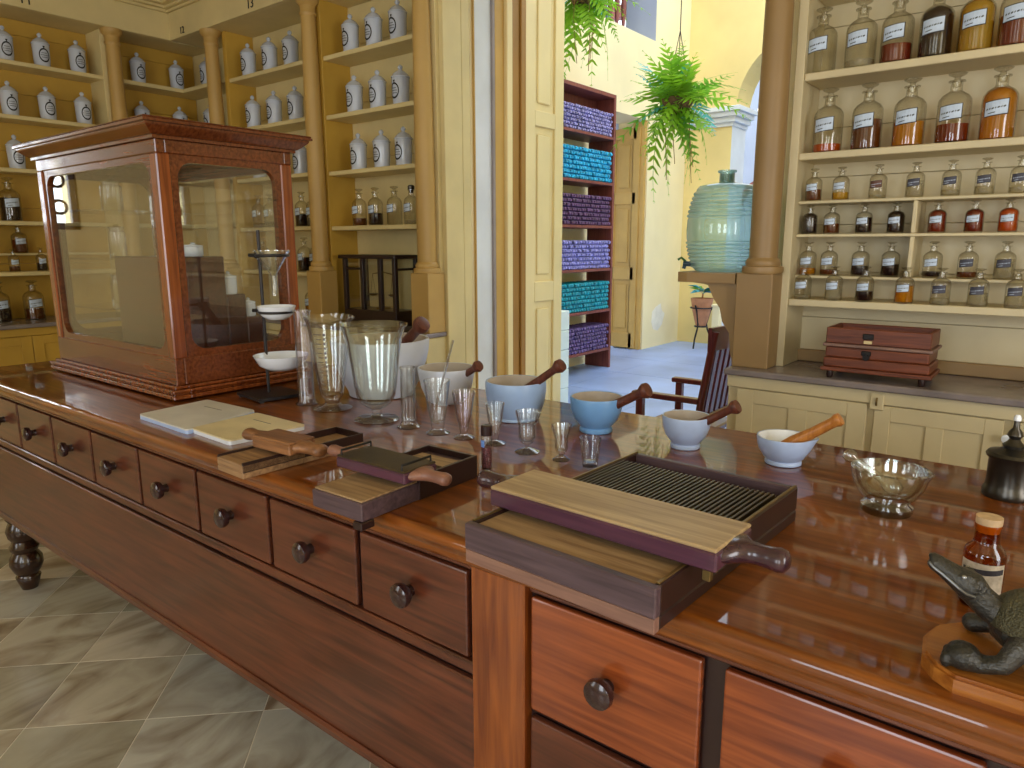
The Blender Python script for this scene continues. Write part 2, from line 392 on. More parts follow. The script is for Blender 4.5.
# left wall, with a grilled window beyond the shelving
structure(thing('wall_left', None, None))
WL = bpy.data.objects['wall_left']
WY0, WY1, WZ0, WZ1 = -0.12, 0.45, 1.55, 2.5
for k, (y0, y1, z0, z1) in enumerate([(-3.2, WY0, 0, ZC), (WY1, 3.95, 0, ZC), (WY0, WY1, 0, WZ0), (WY0, WY1, WZ1, ZC)]):
    pbox('wall_panel', WALLP, WL, XL - 0.4, XL, y0, y1, z0, z1, 0)
win = thing('window_1', None, None, kind='structure')
mb = MB(); mb.box(XL - .06, XL - .02, WY0, WY0 + .05, WZ0, WZ1).box(XL - .06, XL - .02, WY1 - .05, WY1, WZ0, WZ1).box(XL - .06, XL - .02, WY0, WY1, WZ0, WZ0 + .05).box(XL - .06, XL - .02, WY0, WY1, WZ1 - .05, WZ1)
mb.build('window_frame', BLACKW, win)
mb = MB(); yc = (WY0 + WY1) / 2
for z in (1.72, 1.92, 2.12, 2.32):
    for s_, r_ in ((0, .08), (-.16, .05), (.16, .05)):
        mb.tube([(XL - .04, yc + s_ + r_ * math.cos(t * PI / 10), z + r_ * math.sin(t * PI / 10)) for t in range(21)], .012, 6)
for y in (yc - .12, yc + .12): mb.tube([(XL - .04, y, WZ0), (XL - .04, y, WZ1)], .012, 6)
mb.build('grille', IRON, win)
area('window_daylight', (XL - .3, yc, (WZ0 + WZ1) / 2), (PI/2, 0, -PI/2), WY1 - WY0, WZ1 - WZ0, 9, (0.9, 0.95, 1.0))
# near wall and right wall (behind the camera) with window openings
def holed_wall(name, axis, p, t, lo, hi, holes, mat):
    w = thing(name, None, None, kind='structure')
    cuts = sorted(holes); pos = lo
    def seg(a, b, z0, z1):
        if axis == 'y': pbox('wall_panel', mat, w, a, b, p - t, p, z0, z1, 0)
        else: pbox('wall_panel', mat, w, p, p + t, a, b, z0, z1, 0)
    for a, b in cuts:
        seg(pos, a, 0, ZC); seg(a, b, 0, 0.68); seg(a, b, 2.82, ZC); pos = b
    seg(pos, hi, 0, ZC)
    return w
holed_wall('wall_near', 'y', -2.9, 0.35, -6.6, 3.2, [(-3.92, -2.88), (-1.12, -0.08), (0.88, 1.92)], WALLP)
holed_wall('wall_right', 'x', 2.9, 0.3, -3.2, 3.95, [(-0.02, 1.22)], WALLP)
n_w = 2
for cx in (-3.4, -0.6, 1.4):
    w = thing('window_%d' % n_w, None, None, kind='structure'); n_w += 1
    mb = MB()
    for x in (cx - .5, cx, cx + .5): mb.box(x - .02, x + .02, -2.99, -2.95, .7, 2.8)
    for z in (.72, 1.4, 2.1, 2.78): mb.box(cx - .52, cx + .52, -2.985, -2.955, z - .02, z + .02)
    mb.build('window_frame', CREAM, w)
# back wall with the doorway to the courtyard
DX0, DX1, DZ = -3.04, -1.15, 3.6
wb = thing('wall_back', None, None, kind='structure')
for x0, x1, z0, z1 in ((-6.6, DX0, 0, 5.4), (DX1, 3.2, 0, 5.4), (DX0, DX1, DZ, 5.4)):
    pbox('wall_panel', WALLP, wb, x0, x1, YB + .01, 3.95, z0, z1, 0)
# jamb: white plaster reveal, frame mouldings
pbox('reveal_plaster', WHITEP, wb, DX0 - .01, DX0 + .012, 3.478, 3.632, 0, DZ, 0)
pbox('reveal_plaster', TAN, wb, DX0 - .01, DX0 + .016, 3.47, 3.478, 0, DZ, 0)
tr = thing('trim_1', None, None, kind='structure')
for y0, y1, x1, m_ in ((3.632, 3.655, .03, plain('grey_bead', lin(150, 140, 138), .5)), (3.655, 3.745, .03, DOORF), (3.745, 3.80, .055, DOORP), (3.80, 3.90, .03, DOORB), (3.905, 3.955, .045, DOORB)):
    pbox('jamb_moulding', m_, tr, DX0, DX0 + x1, y0, y1, 0, DZ, 0.003)
# folded-open panelled door leaf
dr = thing('door_1', None, None, kind='structure')
lx = DX0 - .005
pbox('stile', DOORP, dr, lx, lx + .04, 3.965, 4.07, 0.02, 3.5)
pbox('stile', DOORP, dr, lx, lx + .04, 4.305, 4.41, 0.02, 3.5)
for z0, z1 in ((.02, .2), (1.03, 1.17), (2.22, 2.32), (3.4, 3.5)): pbox('rail', DOORP, dr, lx, lx + .04, 4.07, 4.305, z0, z1)
for z0, z1 in ((.2, 1.03), (1.17, 2.22), (2.32, 3.4)):
    pbox('door_panel', DOORP, dr, lx + .008, lx + .022, 4.07, 4.305, z0, z1, 0)
    pbox('raised_field', DOORP, dr, lx + .022, lx + .032, 4.11, 4.265, z0 + .05, z1 - .05, .008)

# ------------------------------------------------------------------ courtyard behind the doorway
cf = sbox('floor_courtyard', plain('courtyard_stone', lin(150, 172, 218), 0.45, var=0.18, scale=1.1, bump=0.05), -7, 3.4, 3.95, 14, -0.12, -0.002)
mb = MB()
for gx in range(-7, 3):
    for gy in range(4, 10):
        mb.box(gx + .004, gx + .996, gy + .004, gy + .996, -.012, 0, 0)
o = mb.build('paving_slabs', plain('courtyard_slab', lin(152, 174, 222), 0.4, var=0.16, scale=1.3, bump=0.05), cf); o['kind'] = 'stuff'
W1 = -4.62
wc = thing('wall_courtyard', None, None, kind='structure')
# wall x = -4.62 with a door opening and a balustered window above
OY0, OY1, OZ = 7.55, 8.74, 3.0
VY0, VY1, VZ0, VZ1 = 6.9, 8.86, 3.98, 5.2
for y0, y1, z0, z1 in ((3.95, OY0, 0, VZ0), (OY1, 9.95, 0, VZ0), (OY0, OY1, OZ, VZ0), (3.95, VY0, VZ0, 5.4), (VY1, 9.95, VZ0, 5.4), (VY0, VY1, VZ1, 5.4)):
    pbox('wall_panel', WALLP, wc, W1 - .45, W1, y0, y1, z0, z1, 0)
MB().prism([(9.0, .36), (9.06, .25), (9.2, .22), (9.33, .3), (9.4, .45), (9.31, .5), (9.27, .6), (9.12, .56), (9.02, .5)], W1 - .01, W1 + .003, 'x').build('lime_patch', plain('lime_wash', lin(242, 238, 224), .8), wc)
# room beyond that opening
pbox('room_wall', WALLG, wc, -6.9, -6.8, 6.5, 10, 0, 3.2, 0)
pbox('room_ceiling', WALLG, wc, -6.9, W1 - .45, 6.5, 10, 3.0, 3.1, 0)
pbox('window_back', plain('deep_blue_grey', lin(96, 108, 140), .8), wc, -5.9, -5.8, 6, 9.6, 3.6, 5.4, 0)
pbox('window_roof', WALLG, wc, -5.8, W1 - .45, 6, 9.6, 5.2, 5.4, 0)
pbox('window_floor', WALLG, wc, -5.8, W1 - .45, 6, 9.6, 3.6, 3.97, 0)
dl = thing('door_2', None, None, kind='structure')
pbox('jamb', DOORF, dl, W1 - .2, W1 - .02, OY1 - .05, OY1, 0, OZ)
yl = OY1 - .02
for x0, x1 in ((-5.75, -5.64), (-5.22, -5.06), (-4.80, -4.70)): pbox('stile', DOORF, dl, x0, x1, yl - .05, yl - .005, 0.02, 2.92)
for z0, z1 in ((.02, .22), (.95, 1.12), (1.95, 2.1), (2.78, 2.92)): pbox('rail', DOORF, dl, -5.7, -4.75, yl - .05, yl - .005, z0, z1)
for z0, z1 in ((.22, .95), (1.12, 1.95), (2.1, 2.78)):
    for x0, x1 in ((-5.64, -5.22), (-5.06, -4.80)):
        pbox('door_panel', DOORF, dl, x0, x1, yl - .03, yl - .01, z0, z1, 0)
        pbox('raised_field', DOORF, dl, x0 + .05, x1 - .05, yl - .042, yl - .03, z0 + .06, z1 - .06, .008)
wn = thing('window_5', None, None, kind='structure')
pbox('sill', RACKW, wn, W1 - .3, W1 - .12, VY0, VY1 - .35, VZ0, VZ0 + .06)
pbox('reveal', WALLG, wn, W1 - .44, W1 - .005, VY1 - .006, VY1 + .004, VZ0, VZ1, 0)
bal = [(.02, 0), (.035, .02), (.02, .06), (.03, .2), (.035, .3), (.02, .45), (.018, .9), (.03, 1.0), (.02, 1.1), (.02, 1.2)]
bme = MB().lathe(bal, 10).mesh('baluster', 40)
for k in range(9): put('baluster', bme, RACKW, wn, (W1 - .21, VY0 + .2 + k * .16, VZ0 + .05))
# far wall with arch
W2 = 9.86; AX0 = -3.95
wf = thing('wall_far', None, None, kind='structure')
pbox('wall_panel', WALLD, wf, -5.1, AX0, W2, W2 + .5, 0, 3.18, 0)
arc = [(-5.1, 3.18)] + [(AX0 + .04, 3.18)]
acx, ar = AX0 + .95, .91
arc += [(acx - ar * math.cos(t * PI / 24), 3.2 + ar * math.sin(t * PI / 24)) for t in range(25)] + [(3.4, 3.2), (3.4, 5.4), (-5.1, 5.4)]
MB().prism(arc, W2, W2 + .5, 'y').build('arch_wall', WALLD, wf)
pbox('wall_panel', WALLD, wf, acx + ar + .04, 3.4, W2, W2 + .5, 0, 3.2, 0)
pbox('pier_face', WHITEP, wf, AX0 - .02, AX0 + .004, W2 + .004, W2 + .5, 0, 3.05, 0)
mb = MB()
for k, (e, z0, z1) in enumerate(((.03, 3.0, 3.05), (.07, 3.05, 3.12), (.12, 3.12, 3.18), (.16, 3.18, 3.24))): mb.box(AX0 - .6, AX0 + e, W2 - e, W2 + .5, z0, z1, .006)
mb.build('impost', WHITEP, wf)
sbox('wall_passage', WALLG, -8, 3.4, 13.2, 13.4, 0, 5.4)
sbox('wall_courtyard_bounce', WALLP, 3.2, 3.4, 3.95, 14, 0, 5.4)  # unseen wall, put in to bounce light across the courtyard
rail = MB().tube([(-5.0, 13.0, 2.1), (-4.85, 13.0, 2.4), (-4.6, 13.0, 2.55), (-4.2, 13.0, 2.62), (-3.6, 13.0, 2.66), (-3.0, 13.1, 2.7), (-2.9, 13.2, 2.7)], .06, 8).build('handrail', RACKW, None, 60)
tag(rail, 'curved brown handrail on the grey wall beyond the arch', 'handrail')
beam = sbox('beam_courtyard', RACKW, -4.62, 3.2, 5.2, 5.32, 5.0, 5.18)
beam2 = sbox('beam_passage', RACKW, -8, 3.4, 11.4, 11.55, 5.2, 5.4)

# pendant bulb beyond the arch
pl = thing('pendant_lamp', 'bare lit bulb hanging on a cord beyond the arch', 'lamp', (-4.13, 11.48, 3.40))
MB().tube([(0, 0, .22), (0, 0, 1.8)], .012, 6).build('cord', IRON, pl)
MB().lathe([(0, .22), (.03, .22), (.03, .12), (0, .12)], 10).build('socket', IRON, pl)
m, nt, b = new_mat('lit_bulb'); b.inputs['Emission Color'].default_value = (1, .85, .65, 1); b.inputs['Emission Strength'].default_value = 4
MB().lathe([(0, -.02), (.05, .0), (.075, .05), (.055, .1), (.03, .125), (0, .125)], 12).build('bulb', m, pl, 60)

# ------------------------------------------------------------------ wall shelving
def column(parent, x, y, z0, z1, r, mat, name='column'):
    H = z1 - z0
    sh = MB().lathe([(0, .05), (r * 1.02, .05), (r * 1.05, H * .3), (r * .98, H * .6), (r * .86, H - .1), (0, H - .1)], 24).build(name, mat, parent, 50, (x, y, z0))
    MB().lathe([(0, 0), (r * 1.45, 0), (r * 1.5, .012), (r * 1.45, .028), (r * 1.22, .032), (r * 1.28, .044), (r * 1.2, .056), (r * 1.05, .066), (0, .066)], 24).build('column_base', mat, sh, 40)
    MB().lathe([(0, H - .11), (r * .92, H - .11), (r * 1.0, H - .095), (r * .9, H - .085), (r * .92, H - .05), (r * 1.25, H - .03), (r * 1.35, H - .012), (r * 1.35, H), (0, H)], 24).build('capital', mat, sh, 40)
    return sh
def planks(parent, axis, p, lo, hi, z0, z1, step, mat):
    z = z0; k = 0
    while z < z1 - .01:
        zt = min(z + step, z1); g = .002
        if axis == 'y': pbox('plank', mat, parent, lo, hi, p, p + .016 + .003 * (k % 2), z, zt - g, .0015)
        else: pbox('plank', mat, parent, p - .016 - .003 * (k % 2), p, lo, hi, z, zt - g, .0015)
        z = zt; k += 1
YS, YK = 3.19, 3.415           # shelf front, back boards (back wall)
XS, XK = -5.93, -6.15          # shelf front, back boards (left wall)
ST = .028
ZF = 3.005                     # underside of frieze

# bay 14 (left of the doorway)
def bay(name, label, xa, xb, shelves, with_top=True):
    t = thing(name, label, 'shelving')
    planks(t, 'y', YK, xa, xb, .9, ZF, .372, CREAM)
    for x in (xa, xb):
        pbox('side_panel', CREAM if x == xb else CREAM_SHADE, t, x - .022, x + .022, YS - .01, YK, .9, ZF, .002)  # left panel takes the darker cream; its shade is in the colour
    for z in shelves: pbox('shelf', CREAM, t, xa + .023, xb - .023, YS, YK, z - ST, z, .003)
    return t
b14 = bay('wall_shelving', 'cream wall shelving bay beside the doorway with three rows of jars', -4.125, -3.085, (2.655, 2.283, 1.920, 1.556))
b13 = bay('wall_shelving', 'cream wall shelving bay numbered 13 left of the doorway bay', -5.265, -4.172, (2.668, 2.300, 1.930, 1.562, 1.235))
def pedestal(parent, x0, x1, y0, y1, z1, mat, z0=.9):
    return pbox('pedestal', mat, parent, x0, x1, y0, y1, z0, z1, .004)
pedestal(b14, -3.195, -3.045, 3.055, 3.20, 1.262, TAN); column(b14, -3.122, 3.128, 1.262, ZF, .056, TAN)
pedestal(b13, -4.232, -4.082, 3.055, 3.20, 1.255, TAN); column(b13, -4.158, 3.128, 1.255, ZF, .056, TAN)
pbox('end_panel', CREAM, b14, -3.062, -3.026, 3.205, 3.36, 0, ZF, .003)
pbox('end_panel', CREAM, b14, -3.066, -3.029, 3.366, 3.438, 0, ZF, .003)
# corner bay 12 (wraps both walls)
b12 = thing('wall_shelving', 'shade-toned cream corner shelving bay numbered 12 where the two shelved walls meet', 'shelving')
planks(b12, 'y', YK, XK + .001, -5.29, .9, ZF, .372, CREAM)
planks(b12, 'x', XK, 2.615, YK, .9, ZF, .40, CREAM_SHADE)
for z in (2.680, 2.320, 1.962, 1.600, 1.246):
    MB().prism([(XK, 2.617), (XS, 2.617), (XS, YS), (-5.29, YS), (-5.29, YK), (XK, YK)], z - ST, z).build('shelf', CREAM, b12)
pedestal(b12, -5.405, -5.255, 3.055, 3.18, 1.255, TAN); column(b12, -5.33, 3.115, 1.255, ZF, .056, TAN)
pedestal(b12, -5.955, -5.80, 2.565, 2.71, 1.255, TAN); column(b12, -5.872, 2.638, 1.255, ZF, .056, TAN)
# the left wall bay (left wall)
b11 = thing('wall_shelving', 'cream shelving bay with shade-toned back along the left wall', 'shelving')
planks(b11, 'x', XK, .6, 2.57, .9, ZF, .40, CREAM_SHADE)
for y in (.6, 1.35, 2.59): pbox('side_panel', CREAM, b11, XK, XS + .01, y - .02, y + .02, .9, ZF, .002)
for z in (2.680, 2.320, 1.962, 1.600, 1.246):
    pbox('shelf', CREAM, b11, XK, XS, .62, 1.33, z - ST, z, .003); pbox('shelf', CREAM, b11, XK, XS, 1.37, 2.57, z - ST, z, .003)
pbox('shelf', CREAM, b11, XK, XS - .12, 1.37, 2.57, 1.36, 1.376, .003)
# frieze over all, with painted bay numbers
fr = thing('trim_2', None, None, kind='structure')
FX, FY = -5.815, 3.055
pbox('frieze_board', CREAM, fr, FX - .001, -3.04, FY, FY + .03, ZF, 3.2, .003)
pbox('frieze_board', CREAM, fr, FX - .03, FX, .55, FY + .03, ZF, 3.2, .003)
pbox('soffit', CREAM, fr, FX, -3.04, FY + .03, YB, ZF, ZF + .02, 0); pbox('soffit', CREAM, fr, XL, FX - .03, .55, YB, ZF, ZF + .02, 0)
for e, z0, z1 in ((.02, 3.2, 3.22), (.05, 3.22, 3.24), (.09, 3.24, ZC)):
    pbox('cornice', CREAM, fr, FX - .001, -3.04, FY - e, FY + .03, z0, z1, .003); pbox('cornice', CREAM, fr, FX - .03, FX + e, .55, FY - e, z0, z1, .003)
def number(txt, loc, rot, size=.085):
    o = put('number', text_mesh(txt, size), BLACKINK, fr, loc); o.rotation_euler = rot; return o
number('13', (-4.69, FY - .002, 3.055), (PI/2, 0, 0)); number('12', (-5.62, FY - .002, 3.045), (PI/2, 0, 0), .07)
number('11', (FX + .002, 2.07, 3.06), (PI/2, 0, PI/2))

# base cabinets under the shelving, left and behind
def base_cab(name, label, axis, lo, hi, front, back, doors, mat, top_mat, over=.03, trim_z=.815):
    t = thing(name, label, 'cabinet')
    def bx(n, m_, a0, a1, d0, d1, z0, z1, bev=.003, parent=None):
        if axis == 'y': return pbox(n, m_, parent or t, a0, a1, d0, d1, z0, z1, bev)
        return pbox(n, m_, parent or t, min(-d0, -d1), max(-d0, -d1), a0, a1, z0, z1, bev)
    bx('carcass', mat, lo, hi, front + .02, back, 0, .87)
    bx('countertop', top_mat, lo - .008, hi + .01, front - over, back, .872, .90, .006)
    bx('frieze_rail', mat, lo, hi, front, front + .02, trim_z + .002, .87)
    for a0, a1, stl in doors:
        d = bx('door', mat, a0 + .002, a1 - .002, front + .008, front + .02, .09, trim_z - .002, .002)
        for n_, (c0, c1, z0, z1) in enumerate(((a0 + .002, a0 + stl, .09, trim_z - .002), (a1 - stl, a1 - .002, .09, trim_z - .002), (a0 + stl, a1 - stl, trim_z - .062, trim_z - .002), (a0 + stl, a1 - stl, .09, .16))):
            bx('door_frame', mat, c0, c1, front, front + .008, z0, z1, .002, d)
        mid = (a0 + a1) / 2
        bx('door_frame', mat, mid - stl * .5, mid + stl * .5, front, front + .008, .16, trim_z - .062, .002, d)
    return t
base_cab('base_cabinet', 'cream base cabinet under the left wall shelving', 'x', .6, 3.0, 5.67, 6.17, [(.62, 1.2, .07), (1.2, 1.8, .07), (1.8, 2.4, .07), (2.4, 3.0, .07)], CREAM_SHADE, MARBLE_TOP)
base_cab('base_cabinet', 'cream base cabinet behind the counter left of the doorway', 'y', -5.6, -3.05, 3.01, YK + .02, [(-5.58, -4.75, .08), (-4.75, -3.9, .08), (-3.9, -3.07, .08)], CREAM, MARBLE_TOP)
rc = base_cab('base_cabinet', 'cream panelled base cabinet under the right bottle shelves', 'y', -1.165, 2.0, 3.01, YK + .02, [(-1.12, -.593, .075), (-.57, -.145, .06), (-.125, .45, .07), (.45, 1.0, .07), (1.0, 1.9, .07)], CREAM_R, MARBLE_TOP)
lt = MB().box(-.585, -.535, 3.0, 3.01, .795, .86, .004).build('latch', CREAM_R, rc)
MB().tube([(-.56, 2.997, .815), (-.56, 2.992, .83), (-.56, 2.997, .845)], .004, 6).build('latch_pin', BRASSD, lt)
MB().lathe([(0, 0), (.008, 0), (.008, .012), (.016, .02), (.016, .03), (0, .036)], 12, (0, 0, 0), Matrix.Rotation(PI/2, 3, 'X')).build('door_knob', PORC, rc, 40, (-.133, 3.01, .755))

# right shelving
br = thing('wall_shelving', 'cream wall shelving full of brown and amber bottles on the right', 'shelving')
planks(br, 'y', YK, -.99, 2.0, .9, 2.95, .205, CREAM_R)
pbox('skirting', TAN2, br, -.985, .04, YK - .03, YK, .902, .955, .003)
for x in (-1.0, 1.98): pbox('side_panel', CREAM_R, br, x - .018, x + .018, YS - .01, YK, .9, 2.95, .002)
for z, t_ in ((2.45, .03), (2.117, .03), (1.803, .028), (1.198, .03)): pbox('shelf', CREAM_R, br, -.981, 1.96, YS, YK, z - t_, z, .003)
for z in (1.610, 1.472, 1.298): pbox('shelf', CREAM_R, br, -.981, 1.96, YS + (.035 if z > 1.3 else .06), YK, z - .012, z, .002)
for z0, z1 in ((1.473, 1.597), (1.299, 1.459)): pbox('shelf_support', CREAM_R, br, -.542, -.526, YS + .035, YK, z0, z1, .002)
pbox('skirting', TAN, br, .04, .06, 3.06, YK, .902, 1.0, .003)
pedestal(br, -1.168, -1.011, 3.055, 3.205, 1.308, TAN2, .9); column(br, -1.082, 3.13, 1.308, 2.98, .058, TAN2)
pbox('frieze', CREAM_R, br, -1.17, 2.0, 3.06, 3.09, 2.98, 3.2, .003)
# bracket shelf left of the pedestal, carrying the carboy
bs = thing('bracket_shelf', 'drab tan bracket shelf with rounded end beside the right column', 'shelf')
MB().prism([(-1.175, 3.06), (-1.175, 3.50), (-1.40, 3.50), (-1.45, 3.48), (-1.47, 3.43), (-1.47, 3.12), (-1.45, 3.075), (-1.40, 3.06)], 1.262, 1.306).build('slab', TAN2, bs)
MB().prism([(-1.175, 1.262), (-1.40, 1.262), (-1.33, 1.255), (-1.31, 1.25), (-1.28, 1.19), (-1.25, 1.15), (-1.235, 1.09), (-1.20, 1.04), (-1.19, .95), (-1.175, .905)], 3.09, 3.14, 'y').build('bracket', TAN2, bs)

# ------------------------------------------------------------------ jars and bottles
CACHE = {}
def cached(key, fn):
    if key not in CACHE: CACHE[key] = fn()
    return CACHE[key]
def patch(mb, R, a0, a1, z0, z1, slant=0.0, n=6):
    """curved rectangle on a cylinder, facing -Y at angle 0"""
    vs = []
    for i in range(n + 1):
        a = a0 + (a1 - a0) * i / n; dz = slant * (i / n - .5)
        x, y = R * math.sin(a), -R * math.cos(a)
        vs.append((mb.bm.verts.new((x, y, z0 + dz)), mb.bm.verts.new((x, y, z1 + dz))))
    for p, q in zip(vs, vs[1:]): mb.bm.faces.new((p[0], q[0], q[1], p[1]))
def jar(loc, rotz, label, h=.238, r=.056, group='lidded white jars on the wall shelves'):
    t = thing('apothecary_jar', label, 'jar', loc, rotz, group)
    k = ('jar', r, h)
    body = cached(k + ('b',), lambda: MB().lathe([(0, 0), (r * .9, 0), (r * .93, .006), (r * .88, .014), (r * .94, h * .2), (r * .97, h * .5), (r, h * .64), (r * .96, h * .665), (0, h * .665)], 20).mesh('body', 40))
    put('body', body, JARW, t)
    lid = cached(k + ('l',), lambda: MB().lathe([(0, h * .666), (r * 1.05, h * .666), (r * 1.05, h * .69), (r * .98, h * .705), (r * .82, h * .76), (r * .52, h * .82), (r * .26, h * .85), (r * .16, h * .872), (r * .22, h * .89), (r * .29, h * .925), (r * .24, h * .96), (r * .1, h * .985), (0, h * 1.0)], 20).mesh('lid', 40))
    put('lid', lid, JARW, t)
    def ring():
        mb = MB(); R = r * .985; n = 24
        for k0, k1 in (((.62, .2), (.5, .155)), ):
            vo = [mb.bm.verts.new(((R + .0012) * math.sin(k0[0] * math.cos(2 * PI * i / n)), -(R + .0012) * math.cos(k0[0] * math.cos(2 * PI * i / n)), h * .33 + h * k0[1] * math.sin(2 * PI * i / n))) for i in range(n)]
            vi = [mb.bm.verts.new(((R + .0012) * math.sin(k1[0] * math.cos(2 * PI * i / n)), -(R + .0012) * math.cos(k1[0] * math.cos(2 * PI * i / n)), h * .33 + h * k1[1] * math.sin(2 * PI * i / n))) for i in range(n)]
            for i in range(n): mb.bm.faces.new((vo[i], vo[(i + 1) % n], vi[(i + 1) % n], vi[i]))
        for z, w in ((.39, .3), (.33, .4), (.27, .32)):
            a = -w
            while a < w:
                patch(mb, R + .0012, a, a + .07, h * (z - .012), h * (z + .014), 0, 1); a += .12
        patch(mb, R + .0012, -.12, .12, h * .555, h * .59, 0, 2); patch(mb, R + .0012, -.06, .06, h * .53, h * .555, 0, 1)
        return mb.mesh('medallion')
    put('medallion', cached(k + ('r',), ring), BLACKINK, t)
    return t
def bottle(loc, rotz, label, R, H, liq=None, level=.5, lab='paper', glass=None, group='stoppered bottles on the wall shelves', stopper='disc'):
    t = thing('medicine_bottle', label, 'bottle', loc, rotz, group)
    k = ('bot', R, H)
    prof = [(0, .002), (R * .9, 0), (R, .006), (R, H * .56), (R * .96, H * .62), (R * .78, H * .68), (R * .5, H * .72), (R * .36, H * .745), (R * .34, H * .86), (R * .5, H * .868), (R * .5, H * .885), (R * .3, H * .888)]
    put('glass_body', cached(k, lambda: MB().lathe(prof, 20).mesh('glass_body', 40)), glass or GLASS_T, t)
    if liq:
        def lq():
            Rl = R * .93; zt = H * .6 * level if level < .93 else H * .64
            p = [(0, .006), (Rl * .95, .006), (Rl, .012)]
            if level < .93: p += [(Rl, zt), (0, zt)]
            else: p += [(Rl, H * .56), (Rl * .93, H * .62), (Rl * .74, H * .67), (Rl * .3, H * .72), (0, H * .72)]
            return MB().lathe(p, 18).mesh('liquid', 40)
        put('liquid', cached(k + ('q', level, liq.name), lq), liq, t)
    if stopper == 'disc':
        sp = [(0, H * .80), (R * .24, H * .80), (R * .28, H * .885), (R * .2, H * .9), (R * .17, H * .93), (R * .5, H * .965), (R * .56, H * .985), (R * .4, H), (0, H)]
    else:
        sp = [(0, H * .80), (R * .24, H * .80), (R * .28, H * .885), (R * .45, H * .89), (R * .45, H * .97), (R * .3, H), (0, H)]
    put('stopper', cached(k + ('s', stopper), lambda: MB().lathe(sp, 14).mesh('stopper', 40)), GLASS_T if stopper == 'disc' else LAMPM, t)
    if lab:
        z0, z1 = H * .33, H * .52
        lm = {'paper': LABELP, 'dark': LABELD, 'brown': LABELBR}[lab]
        sl = H * .03
        def l0():
            mb = MB(); patch(mb, R + .0008, -.78, .62, z0 - H * .012, z1 + H * .012, sl); return mb.mesh('label_border')
        def l1():
            mb = MB(); patch(mb, R + .0016, -.72, .56, z0, z1, sl); return mb.mesh('label')
        def l2():
            mb = MB(); rr = random.Random(int(R * 1e5)); a = -.6
            while a < .45:
                w = rr.uniform(.05, .13); zc = (z0 + z1) / 2 + sl * (a / 1.3) * 1.4
                patch(mb, R + .0024, a, a + w, zc - H * .008, zc + H * .014, H * .012, 1); a += w + .07
            for zz in (.12,):
                patch(mb, R + .0024, -.5, -.1, z0 + (z1 - z0) * zz, z0 + (z1 - z0) * (zz + .06), sl * .5, 2)
            return mb.mesh('lettering')
        lo_ = put('label', cached(k + ('l1',), l1).copy(), lm, t); lo_.data.materials.clear(); lo_.data.materials.append(lm)
        put('label_border', cached(k + ('l0',), l0), LABELB, lo_)
        put('lettering', cached(k + ('l2', lab == 'paper'), l2), BLACKINK if lab == 'paper' else LABELP, lo_)
    return t
ORD = ('first', 'second', 'third', 'fourth', 'fifth', 'sixth', 'seventh', 'eighth')
# back wall bay 14 jars (rows top to bottom)
def jx(x, y0=3.3, y=3.262): return x * y / y0
rows14 = [(2.655, (-3.939, -3.712, -3.488), 'top row'), (2.283, (-3.924, -3.695, -3.480), 'second row'), (1.920, (-3.908, -3.677, -3.470), 'third row')]
for z, xs, rn in rows14:
    for k, x in enumerate(xs): jar((jx(x), 3.255, z), 0, '%s white lidded jar from the left, %s of the bay beside the doorway' % (ORD[k], rn))
rows13 = [(2.668, (-5.131, -4.856, -4.598), 'top row'), (2.300, (-5.115, -4.838, -4.577), 'second row'), (1.930, (-5.08, -4.82, -4.554), 'third row')]
for z, xs, rn in rows13:
    for k, x in enumerate(xs): jar((jx(x), 3.255, z), 0, '%s white lidded jar from the left, %s of the bay numbered thirteen' % (ORD[k], rn))
rows11 = [(2.680, (1.976, 2.203, 2.441), 'top row'), (2.320, (1.964, 2.201, 2.443), 'second row'), (1.962, (1.962, 2.2), 'third row')]
for z, ys, rn in rows11:
    for k, y in enumerate(ys): jar((-6.02, y, z), PI/2, '%s white lidded jar from the left, %s of the left wall bay' % (ORD[k], rn))
for z, rn in ((2.680, 'upper'), (2.320, 'lower')):
    for k, y in enumerate((2.88, 3.19)): jar((-6.02, y, z), PI/2, '%s white lidded jar on the %s corner shelf, left wall side' % (('first', 'second')[k], rn))
    jar((-5.72, 3.29, z), 0, 'white lidded jar on the %s corner shelf, right of the corner' % rn)
LQ = dict(dark=liquid('dark_liquid', lin(40, 22, 20), .85), brown=liquid('brown_liquid', lin(136, 74, 32), .45), amber=liquid('amber_liquid', lin(232, 166, 36), .4), orange=liquid('orange_liquid', lin(224, 106, 30), .45), red=liquid('red_liquid', lin(150, 52, 26), .5), clear=liquid('cloudy_liquid', lin(226, 220, 200), .22), yellow=liquid('yellow_liquid', lin(232, 194, 60), .35))
